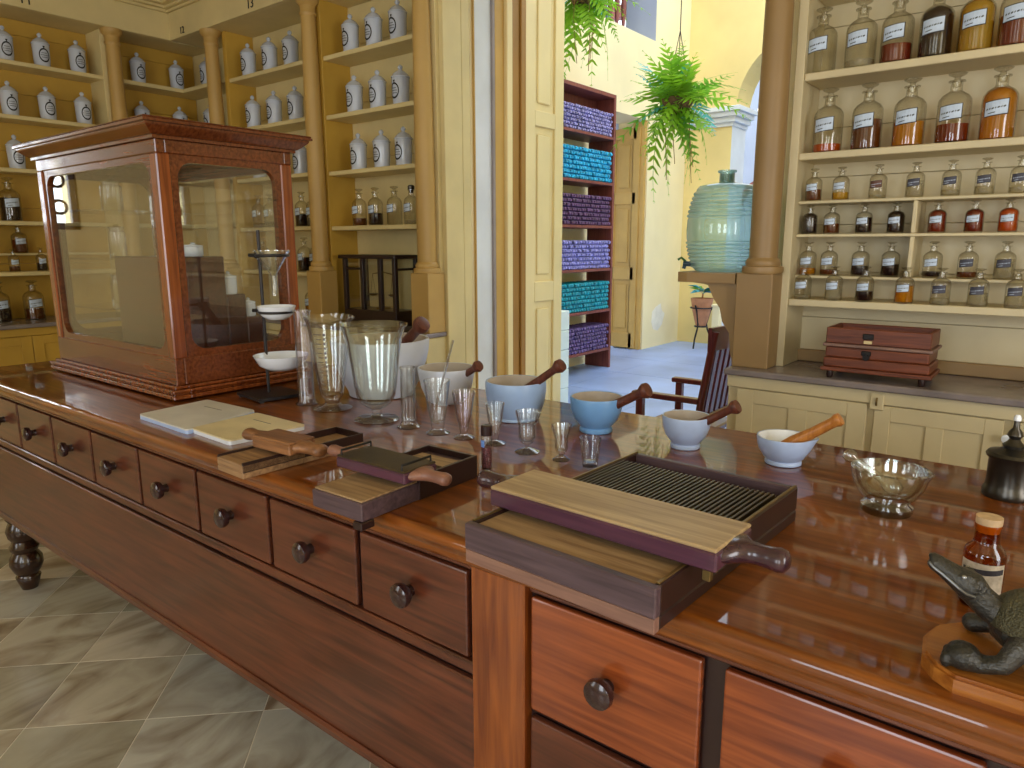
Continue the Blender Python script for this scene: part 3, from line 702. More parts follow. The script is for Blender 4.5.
# bay 14 bottle row
for k, (x, lq, lv, ds) in enumerate(((-3.908, 'brown', .35, 'with brown dregs'), (-3.744, 'dark', .55, 'half full of dark liquid'), (-3.559, None, 0, 'clear and empty with blue label'), (-3.400, 'clear', .2, 'nearly empty at the right end'))):
    bottle((jx(x, 3.28, 3.27), 3.27, 1.556), 0, 'glass bottle %s, bottom row of the bay beside the doorway' % ds, .049, .245, LQ[lq] if lq else None, lv, 'paper', stopper='disc' if k < 3 else 'cap')
for k, (x, z, lq, lv, ds) in enumerate(((-5.12, 1.562, 'clear', .2, 'leftmost on the fourth shelf of the thirteenth bay'), (-4.96, 1.562, 'clear', .3, 'second from left on the fourth shelf of the thirteenth bay'), (-4.56, 1.562, 'dark', .62, 'with dark liquid on the fourth shelf of the thirteenth bay'), (-4.425, 1.562, 'clear', .4, 'rightmost on the fourth shelf of the thirteenth bay'), (-4.56, 1.235, 'dark', .7, 'with dark liquid on the lowest shelf of the thirteenth bay'), (-4.415, 1.235, 'brown', .6, 'rightmost on the lowest shelf of the thirteenth bay'), (-5.1, 1.235, 'brown', .6, 'leftmost on the lowest shelf of the thirteenth bay'), (-4.85, 1.235, 'dark', .9, 'second from left on the lowest shelf of the thirteenth bay'), (-4.55, .9, 'amber', .7, 'standing on the marble under the thirteenth bay'), (-4.3, .9, 'brown', .5, 'standing on the marble near the column of the thirteenth bay'))):
    bottle((x, 3.285 if z > .95 else 3.32, z), 0, 'tall stoppered glass bottle %s' % ds, .05, .25, LQ[lq], lv, 'paper')
for (y, x, z, R, H, lq, lv, ds) in ((1.885, -6.02, 1.600, .068, .30, 'dark', .9, 'large bottle of dark liquid on the fourth shelf of the left wall bay'), (1.93, -6.08, 1.376, .05, .2, 'brown', .8, 'brown bottle on the small raised shelf of the left wall bay'), (1.855, -6.0, 1.246, .035, .16, 'brown', .4, 'small bottle in front of the raised shelf of the left wall bay'), (2.03, -6.0, 1.246, .035, .17, 'dark', .6, 'small dark bottle beside the display case edge, the left wall bay'), (1.73, -6.0, .90, .066, .28, 'dark', .6, 'large bottle at the left picture edge on the grey marble'), (1.945, -6.0, .90, .066, .28, 'brown', .45, 'large half full bottle on the grey marble under the left wall bay'), (1.7, -6.08, 1.376, .05, .2, 'amber', .8, 'amber bottle on the raised shelf at the far left')):
    bottle((x, y, z), PI/2, ds, R, H, LQ[lq], lv, 'paper')
# right shelving, two rows of large bottles and four rows of small ones
big1 = [(-.945, None, 0, 'clear empty'), (-.795, 'clear', .2, 'pale nearly empty'), (-.665, 'red', .45, 'less than half full dark red'), (-.532, 'dark', .98, 'full black'), (-.403, 'yellow', .98, 'full golden yellow'), (-.279, 'red', .7, 'reddish brown at the right picture edge'), (-.14, 'amber', .7, 'amber beyond the picture edge')]
big2 = [(-.895, 'orange', .22, 'with a little orange liquid'), (-.746, 'brown', .75, 'of dark brown liquid'), (-.594, 'amber', .6, 'of amber and orange liquid'), (-.445, 'red', .45, 'nearly half full of red liquid'), (-.302, 'amber', .98, 'full of golden liquid'), (-.16, 'red', .3, 'with red liquid at the picture edge')]
for x, lq, lv, ds in big1: bottle((x * 3.255 / 3.27, 3.255, 2.117), 0, 'large %s glass bottle on the top shelf, right wall' % ds, .057, .255, LQ[lq] if lq else None, lv, 'paper')
for k, (x, lq, lv, ds) in enumerate(big2): bottle((x * 3.255 / 3.27, 3.255, 1.803), 0, 'large glass bottle %s, second shelf of the right wall' % ds, .057, .255, LQ[lq], lv, 'paper')
small = [
 (1.610, 3.27, [(-.928, 'brown', .6, 'paper'), (-.820, 'yellow', .4, 'paper'), (-.680, 'clear', .2, 'brown'), (-.547, 'clear', .8, 'dark'), (-.425, 'clear', .3, 'dark'), (-.316, 'clear', .4, 'dark'), (-.209, 'clear', .3, 'dark'), (-.1, 'brown', .3, 'dark')], 'first'),
 (1.472, 3.27, [(-.959, 'dark', .98, None), (-.845, 'brown', .6, 'paper'), (-.720, 'dark', .9, 'paper'), (-.602, 'dark', .95, 'paper'), (-.458, 'red', .98, 'paper'), (-.336, 'red', .98, 'paper'), (-.229, 'orange', .98, 'paper'), (-.11, 'brown', .9, 'paper')], 'second'),
 (1.298, 3.288, [(-.971, 'amber', .35, 'paper'), (-.843, 'brown', .3, 'paper'), (-.720, 'dark', .5, 'paper'), (-.607, 'dark', .6, 'paper'), (-.458, 'dark', .3, 'paper'), (-.340, 'brown', .3, 'dark'), (-.222, 'clear', .9, 'dark'), (-.1, 'brown', .6, 'dark')], 'third'),
 (1.198, 3.216, [(-.942, 'clear', .2, 'paper'), (-.815, 'clear', .7, 'paper'), (-.694, 'dark', .5, 'paper'), (-.546, 'amber', .8, 'paper'), (-.420, 'clear', .3, 'dark'), (-.295, 'clear', .6, 'dark'), (-.176, 'clear', .5, 'dark')], 'lowest')]
for z, y, row, rn in small:
    for k, (x, lq, lv, lb) in enumerate(row):
        xx = max(x * y / 3.25, -.94)
        R, H = {'first': (.033, .135), 'second': (.032, .122)}.get(rn, (.0345, .142))
        bottle((xx, y, z), 0, '%s small bottle from the left in the %s row of small bottles, %s' % (ORD[k], rn, {'dark': 'dark liquid', 'brown': 'brown liquid', 'amber': 'amber liquid', 'orange': 'orange liquid', 'red': 'red liquid', 'clear': 'pale contents', 'yellow': 'yellowish contents'}[lq]), R, H, LQ[lq], lv, lb, group='small stoppered bottles on the right wall')

# small wooden chest on the right counter
ch = thing('wooden_chest', 'small reddish wooden chest with grey edge on the right counter', 'chest', (-.585, 3.12, .90))
mb = MB()
for x in (-.165, .165):
    for y in (-.085, .085): MB().lathe([(0, 0), (.01, 0), (.014, .012), (.012, .03), (0, .03)], 10, (x, y, 0)).build('foot', BLACKW, ch, 40)
def chest_tier(n, m_, hw, hd, z0, z1, bev=.006): return MB().box(-hw, hw, -hd, hd, z0, z1, bev, 2).build(n, m_, ch)
chest_tier('plinth', CHESTW, .197, .108, .03, .046, .003)
chest_tier('lower_drawer', CHESTW, .189, .104, .047, .085); chest_tier('upper_drawer', CHESTW, .184, .102, .086, .128)
chest_tier('rim', CHESTE, .195, .108, .129, .142, .004)
for n_, a in (('wall_board', (-.185, .185, -.102, -.088)), ('wall_board', (-.185, .185, .088, .102)), ('wall_board', (-.185, -.17, -.088, .088)), ('wall_board', (.17, .185, -.088, .088))):
    MB().box(a[0], a[1], a[2], a[3], .143, .205, .003).build(n_, CHESTW, ch)
MB().box(-.05, -.01, -.107, -.102, .165, .188, .003).build('hasp', IRON, ch); MB().box(-.045, -.015, -.105, -.1019, .148, .16, .002).build('ivory_plate', plain('ivory', lin(220, 200, 150), .5), ch)
MB().lathe([(0, 0), (.012, 0), (.012, .012), (0, .012)], 10, (-.03, -.104, .095), Matrix.Rotation(PI/2, 3, 'X')).build('drawer_pull', IRON, ch)
MB().box(-.05, -.015, -.106, -.1015, .1, .12, .003).build('lock_plate', IRON, ch)

# glazed dark cabinet in bay 14
gc = thing('glazed_box', 'small dark glazed cabinet standing in the bay beside the doorway', 'cabinet', (-3.715, 3.275, .90))
gw, gd, gh = .262, .108, .465
MB().box(-gw - .02, gw + .02, -gd - .02, gd, gh - .025, gh, .004).build('top', BLACKW, gc)
MB().box(-gw, gw, -gd, gd, 0, .1, .004).build('base', BLACKW, gc)
for x, y in ((-gw, -gd), (gw - .03, -gd), (-gw, gd - .03), (gw - .03, gd - .03), (-gw + .18, -gd), (-gw + .355, -gd)):
    MB().box(x, x + .03, y, y + .03, .1, gh - .025, .003).build('post', BLACKW, gc)
MB().box(gw - .028, gw - .004, -gd + .03, gd - .03, gh - .1, gh - .085, .002).build('glazing_bar', BLACKW, gc)
MB().box(-gw + .03, -gw + .18, -gd + .004, -gd + .024, gh - .1, gh - .085, .002).build('glazing_bar', BLACKW, gc)
for x0, x1 in ((-gw + .03, -gw + .18), (-gw + .21, -gw + .355), (-gw + .385, gw - .03)): MB().box(x0, x1, -gd + .012, -gd + .015, .1, gh - .025, 0).build('pane', PANE, gc)
MB().box(-gw + .031, gw - .031, gd - .012, gd - .006, .1, gh - .026, 0).build('back_board', CREAM, gc)
MB().box(gw - .016, gw - .013, -gd + .03, gd - .03, .1, gh - .025, 0).build('pane', PANE, gc)
bal_ = thing('balance_scale', 'small brass balance inside the dark glazed cabinet', 'scale', (-3.70, 3.28, 1.0))
MB().lathe([(0, .002), (.05, .002), (.05, .015), (.008, .02), (.006, .25), (0, .26)], 12).build('pillar', BRASSD, bal_, 40)
MB().tube([(-.1, 0, .235), (0, 0, .25), (.1, 0, .235)], .004, 6).build('beam', BRASSD, bal_)
for s_ in (-1, 1):
    MB().tube([(s_ * .1, 0, .235), (s_ * .125, 0, .1)], .0015, 5).tube([(s_ * .1, 0, .235), (s_ * .075, 0, .1)], .0015, 5).build('hanger', BRASSD, bal_)
    MB().lathe([(0, .085), (.02, .088), (.035, .1), (.033, .102), (0, .09)], 14, (s_ * .1, 0, 0)).build('pan', BRASSD, bal_, 40)

# ------------------------------------------------------------------ big dispensing counter
TT = .93
tb = thing('dispensing_counter', 'long polished mahogany pharmacy counter with rows of drawers', 'counter')
TX0, TX1, TY0, TY1 = -3.54, 1.2, .855, 1.885
prof = [(TY0 + .016 - .016 * math.sin(k * PI / 20), TT - .016 + .016 * math.cos(k * PI / 20)) for k in range(13)] + [(TY0 + .002 + .008 * k / 4, TT - .024 - .012 * (k / 4) ** 2) for k in range(1, 5)] + [(TY0 + .010, TT - .044), (TY0 + .013, TT - .049), (TY0 + .018, TT - .053), (TY0 + .024, TT - .055), (TY1 - .02, TT - .055), (TY1 - .004, TT - .03), (TY1, TT - .016), (TY1 - .004, TT - .005), (TY1 - .012, TT)]
MB().prism(prof, TX0, TX1, 'x').build('tabletop', TOPW, tb)
FYD = .886     # drawer face plane
PX0, PX1 = -.788, -.668
# frame
pbox('top_rail', MAHOGD, tb, TX0 + .06, PX0, .892, .93, .857, .874); pbox('top_rail', MAHOGD, tb, PX1, TX1 - .05, .892, .93, .857, .874)
MB().box(TX0 + .06, PX0, .9, .93, .30, .857).build('front_frame', BLACKW, tb)
pbox('back_panel', MAHOGD, tb, TX0 + .06, TX1 - .05, TY1 - .08, TY1 - .05, .33, .874)
pbox('end_panel', MAHOGD, tb, TX0 + .06, TX0 + .09, .93, TY1 - .08, .33, .874); pbox('end_panel', MAHOGD, tb, TX1 - .08, TX1 - .05, .93, TY1 - .08, .1, .874)
pbox('lower_rail', MAHOGD, tb, TX0 + .06, PX0, .884, .9, .655, .680)
pbox('apron', MAHOGD, tb, TX0 + .06, PX0, .886, .9, .345, .642)
pbox('apron_moulding', MAHOGD, tb, TX0 + .06, PX0, .876, .9, .325, .35, .006)
pbox('post', MAHOGV, tb, PX0, PX1, .878, .94, .0, .876, .003)
knob_me = MB().lathe([(0, 0), (.012, 0), (.011, .008), (.012, .014), (.022, .018), (.025, .026), (.0235, .034), (.017, .038), (0, .039)], 18, (0, 0, 0), Matrix.Rotation(PI/2, 3, 'X')).mesh('knob', 35)
def drawer(x0, x1, z0, z1, mat, knob=True):
    d = MB().box(x0 + .004, x1 - .004, FYD, .90, z0, z1, .004, 2).build('drawer', mat, tb)
    if knob: put('knob', knob_me, EBONY, d, ((x0 + x1) / 2, FYD, (z0 + z1) / 2 + .003))
    return d
edges = [-3.36, -3.045, -2.725, -2.405, -2.083, -1.757, -1.428, -1.108, -.796]
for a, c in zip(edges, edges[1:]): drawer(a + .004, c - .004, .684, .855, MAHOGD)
MB().box(PX1, TX1 - .05, .902, .93, .1, .857).build('front_frame', BLACKW, tb)
for a, c in ((-.668, -.352), (-.331, -.012), (.008, .33), (.35, .67), (.69, 1.13)):
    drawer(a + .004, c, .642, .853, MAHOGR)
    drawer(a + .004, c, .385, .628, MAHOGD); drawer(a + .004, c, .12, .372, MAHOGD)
leg_prof = [(0, 0), (.03, 0), (.04, .03), (.047, .055), (.04, .066), (.05, .08), (.062, .11), (.06, .14), (.045, .165), (.052, .178), (.056, .19), (.048, .2), (.042, .215), (.055, .235), (.06, .262), (.05, .29), (.045, .3), (.055, .315), (.055, .34), (.05, .355), (0, .355)]
leg_me = MB().lathe(leg_prof, 24).mesh('leg', 50)
for x, y in ((-3.365, .938), (-3.365, TY1 - .11)): put('leg', leg_me, DARKLEG, tb, (x, y, 0))
pbox('post', MAHOGV, tb, PX0, PX1, TY1 - .14, TY1 - .082, 0, .87); pbox('post', MAHOGV, tb, TX1 - .15, TX1 - .082, TY1 - .14, TY1 - .082, 0, .87)
pbox('floor_plinth', MAHOGD, tb, PX1, TX1 - .05, .91, .93, 0, .1)

# ------------------------------------------------------------------ display case on the counter
cs = thing('display_case', 'tall glazed mahogany display case with moulded cornice on the counter', 'display case', (0, 0, TT))
CX0, CX1, CY0, CY1 = -3.25, -2.285, 1.122, 1.612
Z = lambda z: z - TT
def ringmould(name, mat, steps):
    mb = MB()
    for e, z0, z1 in steps:
        for a in ((CX0 - e, CX1 + e, CY0 - e, CY0 + .03), (CX0 - e, CX1 + e, CY1 - .03, CY1 + e), (CX0 - e, CX0 + .03, CY0 + .03, CY1 - .03), (CX1 - .03, CX1 + e, CY0 + .03, CY1 - .03)):
            mb.box(a[0], a[1], a[2], a[3], Z(z0), Z(z1), .003)
    return mb.build(name, mat, cs)
ringmould('base_moulding', CASEV, ((.028, .936, .95), (.022, .95, .958), (.03, .958, .968), (.014, .968, .978)))
MB().box(CX0 + .01, CX1 - .01, CY0 + .01, CY1 - .01, Z(.936), Z(.976)).build('floor_board', CASED, cs)
for x in (CX0 + .04, CX1 - .06):
    for y in (CY0 + .04, CY1 - .06): MB().box(x - .02, x + .02, y - .02, y + .02, 0, .007).build('foot', BLACKW, cs)
ringmould('lower_panel', CASEW, ((0, .978, 1.068),))
ringmould('top_panel', CASEW, ((0, 1.715, 1.758),))
mb = MB()
def ringsec(e, z): return [mb.bm.verts.new(p) for p in ((CX0 - e, CY0 - e, Z(z)), (CX1 + e, CY0 - e, Z(z)), (CX1 + e, CY1 + e, Z(z)), (CX0 - e, CY1 + e, Z(z)))]
secs = [ringsec(e, z) for e, z in ((.004, 1.757), (.012, 1.757), (.012, 1.766), (.018, 1.768), (.026, 1.774), (.044, 1.790), (.047, 1.794), (.047, 1.798), (.056, 1.800), (.056, 1.808), (.050, 1.8085))]
for A, B in zip(secs, secs[1:]):
    for k in range(4): mb.bm.faces.new((A[k], A[(k + 1) % 4], B[(k + 1) % 4], B[k]))
mb.bm.faces.new(list(reversed(secs[0]))); mb.bm.faces.new(secs[-1])
mb.build('cornice', CASEW, cs)
MB().box(CX0 - .055, CX1 + .055, CY0 - .055, CY1 + .055, Z(1.8085), Z(1.815), .003).build('top_board', CASEW, cs)
for x, y in ((CX0, CY0), (CX1 - .045, CY0), (CX0, CY1 - .045), (CX1 - .045, CY1 - .045)):
    MB().box(x, x + .045, y, y + .045, Z(1.066), Z(1.716), .004).build('corner_post', CASEV, cs)
def arch_frame(a0, a1, z0, z1, w, d0, d1, axis, r=.05):
    """frame ring with rounded corners; a along the face"""
    def rr(a0, a1, z0, z1, r, n=5):
        pts = []
        for cx, cz, st in ((a1 - r, z1 - r, 0), (a0 + r, z1 - r, PI/2), (a0 + r, z0 + r, PI), (a1 - r, z0 + r, 1.5 * PI)):
            for k in range(n + 1): t = st + k / n * PI / 2; pts.append((cx + r * math.cos(t), cz + r * math.sin(t)))
        return pts
    out = rr(a0, a1, z0, z1, .001); inn = rr(a0 + w, a1 - w, z0 + w, z1 - w, r)
    mb = MB(); n = len(out)
    P = (lambda a, z, d: (a, d, z)) if axis == 'y' else (lambda a, z, d: (d, a, z))
    R_ = [[mb.bm.verts.new(P(a, z, d)) for a, z in ps] for ps, d in ((out, d0), (inn, d0), (inn, d1), (out, d1))]
    for A, B in ((0, 1), (1, 2), (2, 3), (3, 0)):
        for i in range(n): mb.bm.faces.new((R_[A][i], R_[A][(i + 1) % n], R_[B][(i + 1) % n], R_[B][i]))
    return mb
for (ax, a0, a1, d) in (('y', CX0 + .045, CX1 - .045, CY0), ('y', CX0 + .045, CX1 - .045, CY1), ('x', CY0 + .045, CY1 - .045, CX1), ('x', CY0 + .045, CY1 - .045, CX0)):
    sgn = 1 if d in (CY0, CX0) else -1
    arch_frame(a0, a1, Z(1.068), Z(1.715), .022, d + sgn * .006, d + sgn * .03, ax).build('glazing_frame', CASEW, cs)
    if ax == 'y': MB().box(a0 + .01, a1 - .01, d + sgn * .018 - .0015, d + sgn * .018 + .0015, Z(1.08), Z(1.705)).build('pane', PANE, cs)
    else: MB().box(d + sgn * .018 - .0015, d + sgn * .018 + .0015, a0 + .01, a1 - .01, Z(1.08), Z(1.705)).build('pane', PANE, cs)
# inside: stepped stand
ss = thing('stepped_stand', 'dark stepped wooden stand inside the display case', 'stand', (0, 0, .976))
for y0, y1, zt in ((1.21, 1.40, .417), (1.40, 1.475, .279), (1.475, 1.552, .192)):
    MB().box(-2.86, -2.42, y0, y1, 0, zt, .004).build('step', CASED, ss)
def mini_jar(loc, r, h, label, mat=PORC):
    t = thing('porcelain_pot', label, 'pot', loc)
    MB().lathe([(0, 0), (r * .9, 0), (r, .005), (r, h * .66), (r * .9, h * .7), (0, h * .7)], 16).build('body', mat, t, 40)
    MB().lathe([(0, h * .701), (r * 1.04, h * .701), (r * 1.0, h * .78), (r * .4, h * .84), (r * .2, h * .88), (r * .26, h * .95), (0, h)], 16).build('lid', mat, t, 40)
mini_jar((-2.47, 1.438, .976 + .279), .030, .085, 'small white lidded pot on the middle step inside the display case')
mini_jar((-2.56, 1.438, .976 + .279), .030, .085, 'white lidded pot behind another on the middle step in the display case')
mini_jar((-2.47, 1.513, .976 + .192), .026, .07, 'smallest white pot on the lowest step inside the display case')
mini_jar((-2.50, 1.33, .976 + .417), .034, .05, 'low white covered dish on the top step inside the display case')
def clear_jar(loc, r, h, label):
    t = thing('glass_jar', label, 'jar', loc)
    MB().lathe([(0, .002), (r * .95, 0), (r, .004), (r, h * .78), (r * .8, h * .82), (r * .8, h * .86), (r * .92, h * .87), (r * .92, h * .9)], 18).build('glass_body', GLASS_T, t, 40)
    MB().lathe([(0, h * .9), (r * .95, h * .9), (r * .9, h * .93), (r * .3, h * .95), (r * .25, h * .97), (r * .3, h), (0, h)], 16).build('lid', GLASS_T, t, 40)
for z in (1.195, 1.384, 1.565): MB().box(-3.215, -2.90, 1.17, 1.46, Z(z) - .006, Z(z), .001).build('glass_shelf', PANE, cs)
clear_jar((-3.06, 1.31, 1.565), .040, .125, 'clear glass jar on the upper glass shelf inside the display case')
clear_jar((-3.05, 1.31, 1.384), .032, .13, 'clear glass jar on the middle glass shelf inside the display case')
clear_jar((-3.06, 1.31, 1.195), .038, .13, 'clear glass jar on the lower glass shelf inside the display case')

# ------------------------------------------------------------------ ring stand, funnel, dishes
rs = thing('ring_stand', 'dark iron laboratory ring stand in front of the display case', 'stand', (-2.10, 1.345, TT))
MB().prism([(-.10, -.065), (.07, -.09), (.10, .07), (-.07, .09)], .004, .014).build('base_plate', IRON, rs)
for x, y in ((-.08, -.06), (.065, -.075), (.085, .06), (-.065, .075)): MB().lathe([(0, 0), (.008, 0), (.008, .005), (0, .005)], 8, (x, y, 0)).build('foot', IRON, rs)
MB().tube([(-.01, 0, .014), (-.01, 0, .55)], .0055, 10).build('rod', IRON, rs, 60)
DXR = .045
def circ(cx, cy, r, z, n=28): return [(cx + r * math.cos(2 * PI * k / n), cy + r * math.sin(2 * PI * k / n), z) for k in range(n + 1)]
def ringarm(z, r, cx):
    a = MB().tube([(-.04, -.02, z), (-.01, 0, z), (cx - r, 0, z)], .006, 8).build('clamp_arm', IRON, rs)
    MB().tube(circ(cx, 0, r, z), .0045, 8).build('ring', IRON, a, 60)
    MB().box(-.025, .005, -.012, .012, z - .01, z + .01, .003).build('clamp', IRON, a)
ringarm(.47, .05, .062); ringarm(.29, .055, .066); ringarm(.118, .058, .075)
fx, fy = -2.10 + .062, 1.345
fn = MB().lathe([(.056, .0), (.056, -.006), (.012, -.075), (.009, -.085), (.008, -.145), (.0062, -.145), (.0072, -.085), (.0102, -.074), (.0545, -.004), (.054, 0), (.056, 0)], 28).build('glass_funnel', GLASS_S, None, 40, (fx, fy, TT + .487))
tag(fn, 'clear glass funnel held in the upper ring of the iron stand', 'funnel')
def dish(loc, r, h, label):
    o = MB().lathe([(0, 0), (r * .5, .002), (r * .8, h * .35), (r * .97, h * .9), (r, h), (r * .96, h), (r * .92, h * .88), (r * .75, h * .4), (r * .45, h * .16), (0, h * .14)], 30).spout(h * .7, 0.2, .012, .3).build('evaporating_dish', PORC, None, 40, loc)
    tag(o, label, 'dish')
dish((-2.10 + .066, fy, TT + .264), .062, .045, 'small white porcelain dish in the middle ring of the stand')
dish((-2.10 + .075, fy, TT + .100), .088, .05, 'wide white porcelain dish with lip in the lowest ring')

# ------------------------------------------------------------------ glass vessels in a row
def vessel(name, label, cat, loc, outer, inner, mat=GLASS_S, sp=None, seg=32, marks=0, mz=(0, 0), mr=0):
    mb = MB().lathe(outer + inner, seg)
    if sp: mb.spout(*sp)
    if marks:
        t = thing(name, label, cat, loc)
        mb.build('glass_body', mat, t, 40)
        m2 = MB()
        for k in range(marks):
            z = mz[0] + (mz[1] - mz[0]) * k / (marks - 1); R = mr[0] + (mr[1] - mr[0]) * k / (marks - 1)
            w = .45 if k % 2 == 0 else .28
            patch(m2, R + .0006, .5 - w, .5, z - .0012, z + .0012, 0, 3)
            patch(m2, R + .0006, .6, .72, z - .003, z + .004, 0, 1)
        m2.build('graduation_marks', plain('etched_marks', lin(110, 104, 100), .8), t)
        return t
    o = mb.build(name, mat, None, 40, loc); tag(o, label, cat); return o
def cylprof(h, r, br, w=.002, foot=.008):
    return ([(0, 0), (br * .97, 0), (br, .003), (br * .8, foot), (r * 1.1, foot + .004), (r, foot + .01), (r, h - .006), (r * 1.12, h - .002), (r * 1.1, h)],
            [(r - w, h), (r - w, foot + .012), (0, foot + .01)])
def coneprof(h, rt, rb, br, stem, w=.0022):
    return ([(0, 0), (br * .97, 0), (br, .003), (br * .7, .007), (stem * 1.2, .01), (stem, .014), (stem, .018), (rb, .03), (rb + (rt - rb) * .5, h * .5), (rt * .96, h - .01), (rt, h - .004), (rt, h)],
            [(rt - w, h), (rt * .96 - w, h - .01), (rb + (rt - rb) * .5 - w, h * .5), (rb - w, .033), (0, .025)])
o1, i1 = cylprof(.302, .026, .036); vessel('measuring_cylinder', 'tall narrow glass measuring cylinder left of the conical graduates', 'cylinder', (-1.905, 1.349, TT), o1, i1, GLASS_V, (.28, -.6, .01, .5))
gb_o = [(0, 0), (.055, 0), (.06, .004), (.05, .009), (.03, .013), (.022, .022), (.022, .03), (.034, .045), (.04, .08), (.052, .16), (.06, .24), (.066, .27), (.073, .288), (.073, .291)]
gb_i = [(.07, .291), (.063, .272), (.0565, .24), (.0485, .16), (.0365, .08), (.030, .05), (0, .036)]
vessel('conical_graduate', 'large conical glass graduate with etched scale left of the wide beaker', 'graduate', (-1.781, 1.355, TT), gb_o, gb_i, GLASS_S, (.24, 0.3, .02, .5), marks=13, mz=(.07, .24), mr=(.038, .06))
bc_o = [(0, 0), (.06, 0), (.065, .004), (.06, .008), (.02, .012), (.014, .018), (.014, .034), (.03, .042), (.047, .055), (.056, .075), (.062, .11), (.07, .18), (.08, .24), (.092, .275), (.097, .282)]
bc_i = [(.094, .283), (.089, .274), (.077, .238), (.0672, .18), (.0592, .11), (.053, .077), (.044, .06), (.025, .05), (0, .047)]
vessel('footed_beaker', 'wide flared glass beaker on a short stem and greenish foot', 'beaker', (-1.563, 1.344, TT), bc_o, bc_i, GLASS_G, (.24, 0.2, .018, .45))
o1, i1 = cylprof(.171, .0205, .033); vessel('measuring_cylinder', 'short glass cylinder between the wide beaker and the glass with a rod', 'cylinder', (-1.430, 1.345, TT), o1, i1, GLASS_S)
o1, i1 = coneprof(.147, .0365, .019, .0325, .018); vessel('tapered_glass', 'tapered glass holding a long glass stirring rod', 'glass', (-1.320, 1.348, TT), o1, i1, GLASS_S, (.13, -.2, .008, .5))
o1, i1 = coneprof(.127, .030, .013, .028, .010); vessel('tapered_glass', 'tapered footed glass in front of the white mortar', 'glass', (-1.230, 1.354, TT), o1, i1, GLASS_V, (.11, .2, .008, .5))
o1, i1 = coneprof(.108, .0245, .010, .027, .009); vessel('tapered_glass', 'small tapered footed glass behind the corked vial', 'glass', (-1.128, 1.360, TT), o1, i1, GLASS_S, (.09, 0, .006, .5))
def measprof(h, rt, rm, br, stem, zs, w=.002):
    return ([(0, 0), (br * .97, 0), (br, .002), (br * .6, .008), (stem, .013), (stem, zs), (rm * .75, zs + .008), (rm, zs + .018), (rm * 1.03, h * .65), (rt * .97, h - .006), (rt, h)],
            [(rt - w, h), (rm * 1.03 - w, h * .65), (rm - w, zs + .02), (rm * .6, zs + .012), (0, zs + .009)])
o1, i1 = measprof(.104, .029, .021, .031, .005, .018); vessel('footed_measure', 'footed glass measure with lip in front of the light blue mortar', 'measure', (-1.020, 1.353, TT), o1, i1, GLASS_S, (.07, .1, .012, .5))
o1, i1 = measprof(.086, .025, .0155, .021, .005, .012); vessel('footed_measure', 'tiny footed glass between the lipped measure and the shot glass', 'measure', (-.916, 1.350, TT), o1, i1, GLASS_S)
vessel('shot_glass', 'small plain shot glass beside the large pill machine', 'glass', (-.837, 1.352, TT), [(0, 0), (.0165, 0), (.0175, .002), (.0255, .068), (.025, .069)], [(.0236, .069), (.0162, .012), (0, .011)], GLASS_S)
rod = MB().tube([(-1.345, 1.352, TT + .030), (-1.269, 1.36, 1.188)], .0032, 8).build('glass_rod', thin_glass('rod_glass', (0.85, 0.88, 0.88, 1), 0.0, 1.5, 0.28, 0.3, 2.0), None, 60); tag(rod, 'long thin glass stirring rod leaning in the tapered glass', 'rod')
vi = thing('corked_vial', 'slim vial of purple powder with dark cap beside the pill machine', 'vial', (-1.016, 1.194, TT))
MB().lathe([(0, .001), (.0115, 0), (.0125, .003), (.0125, .08), (.011, .083)], 16).build('glass_body', GLASS_T, vi, 40)
MB().lathe([(0, .003), (.0115, .003), (.0115, .05), (0, .05)], 14).build('powder', plain('purple_powder', lin(110, 60, 70), .8, var=.5, scale=300), vi)
MB().lathe([(0, .078), (.0132, .078), (.0132, .1), (.011, .102), (0, .102)], 14).build('cap', BLACKW, vi, 40)
lb = MB(); patch(lb, .0128, -.9, .3, .052, .068, 0, 5); lb.build('label', plain('blue_label', lin(110, 150, 220), .6), vi)

# ------------------------------------------------------------------ mortars and pestles
def mortar(label, loc, h, rt, rb, prof, mat, inmat=None, sp=None):
    """prof: outer (fraction of rt, fraction of h)"""
    inmat = inmat or STONE_IN
    t = thing('mortar', label, 'mortar', loc)
    out = [(0, 0)] + [(a * rt, b * h) for a, b in prof] + [(rt * .985, h), (rt * .93, h * .995)]
    mb = MB().lathe(out, 36)
    if sp: mb.spout(*sp)
    mb.build('bowl', mat, t, 40)
    mb = MB().lathe([(rt * .93, h * .994), (rt * .88, h * .94), (rt * .82, h * .6), (rt * .6, h * .3), (rt * .3, h * .2), (0, h * .18)], 36)
    if sp: mb.spout(*sp)
    mb.build('interior', inmat, t, 60)
    return t
FOOTLESS = [(.52, 0), (.56, .02), (.72, .14), (.88, .45), (.96, .75), (1.0, .95)]
POTTY = [(.74, 0), (.78, .02), (.78, .06), (.76, .09), (.84, .2), (.95, .45), (1.0, .75), (1.0, .96)]
FOOTED = [(.58, 0), (.62, .03), (.62, .10), (.56, .15), (.62, .2), (.84, .4), (.96, .65), (1.0, .95)]
mortar('large pale grey mortar behind the wide glass beaker', (-1.831, 1.602, TT), .193, .166, .1, [(.6, 0), (.66, .02), (.68, .1), (.8, .3), (.93, .6), (.98, .8), (1.0, .97)], STONE_W)
mortar('medium pale grey mortar behind the tapered glasses', (-1.568, 1.646, TT), .116, .093, .05, FOOTLESS, STONE_W)
mortar('light blue straight sided mortar with buff rim', (-1.257, 1.612, TT), .114, .089, .07, POTTY, STONE_B)
mortar('deep blue footed mortar in the middle of the counter', (-.992, 1.629, TT), .098, .072, .045, FOOTED, STONE_B2)
mortar('pale blue footed mortar between the pill machine and the chair', (-.731, 1.633, TT), .083, .060, .04, FOOTED, STONE_B3)
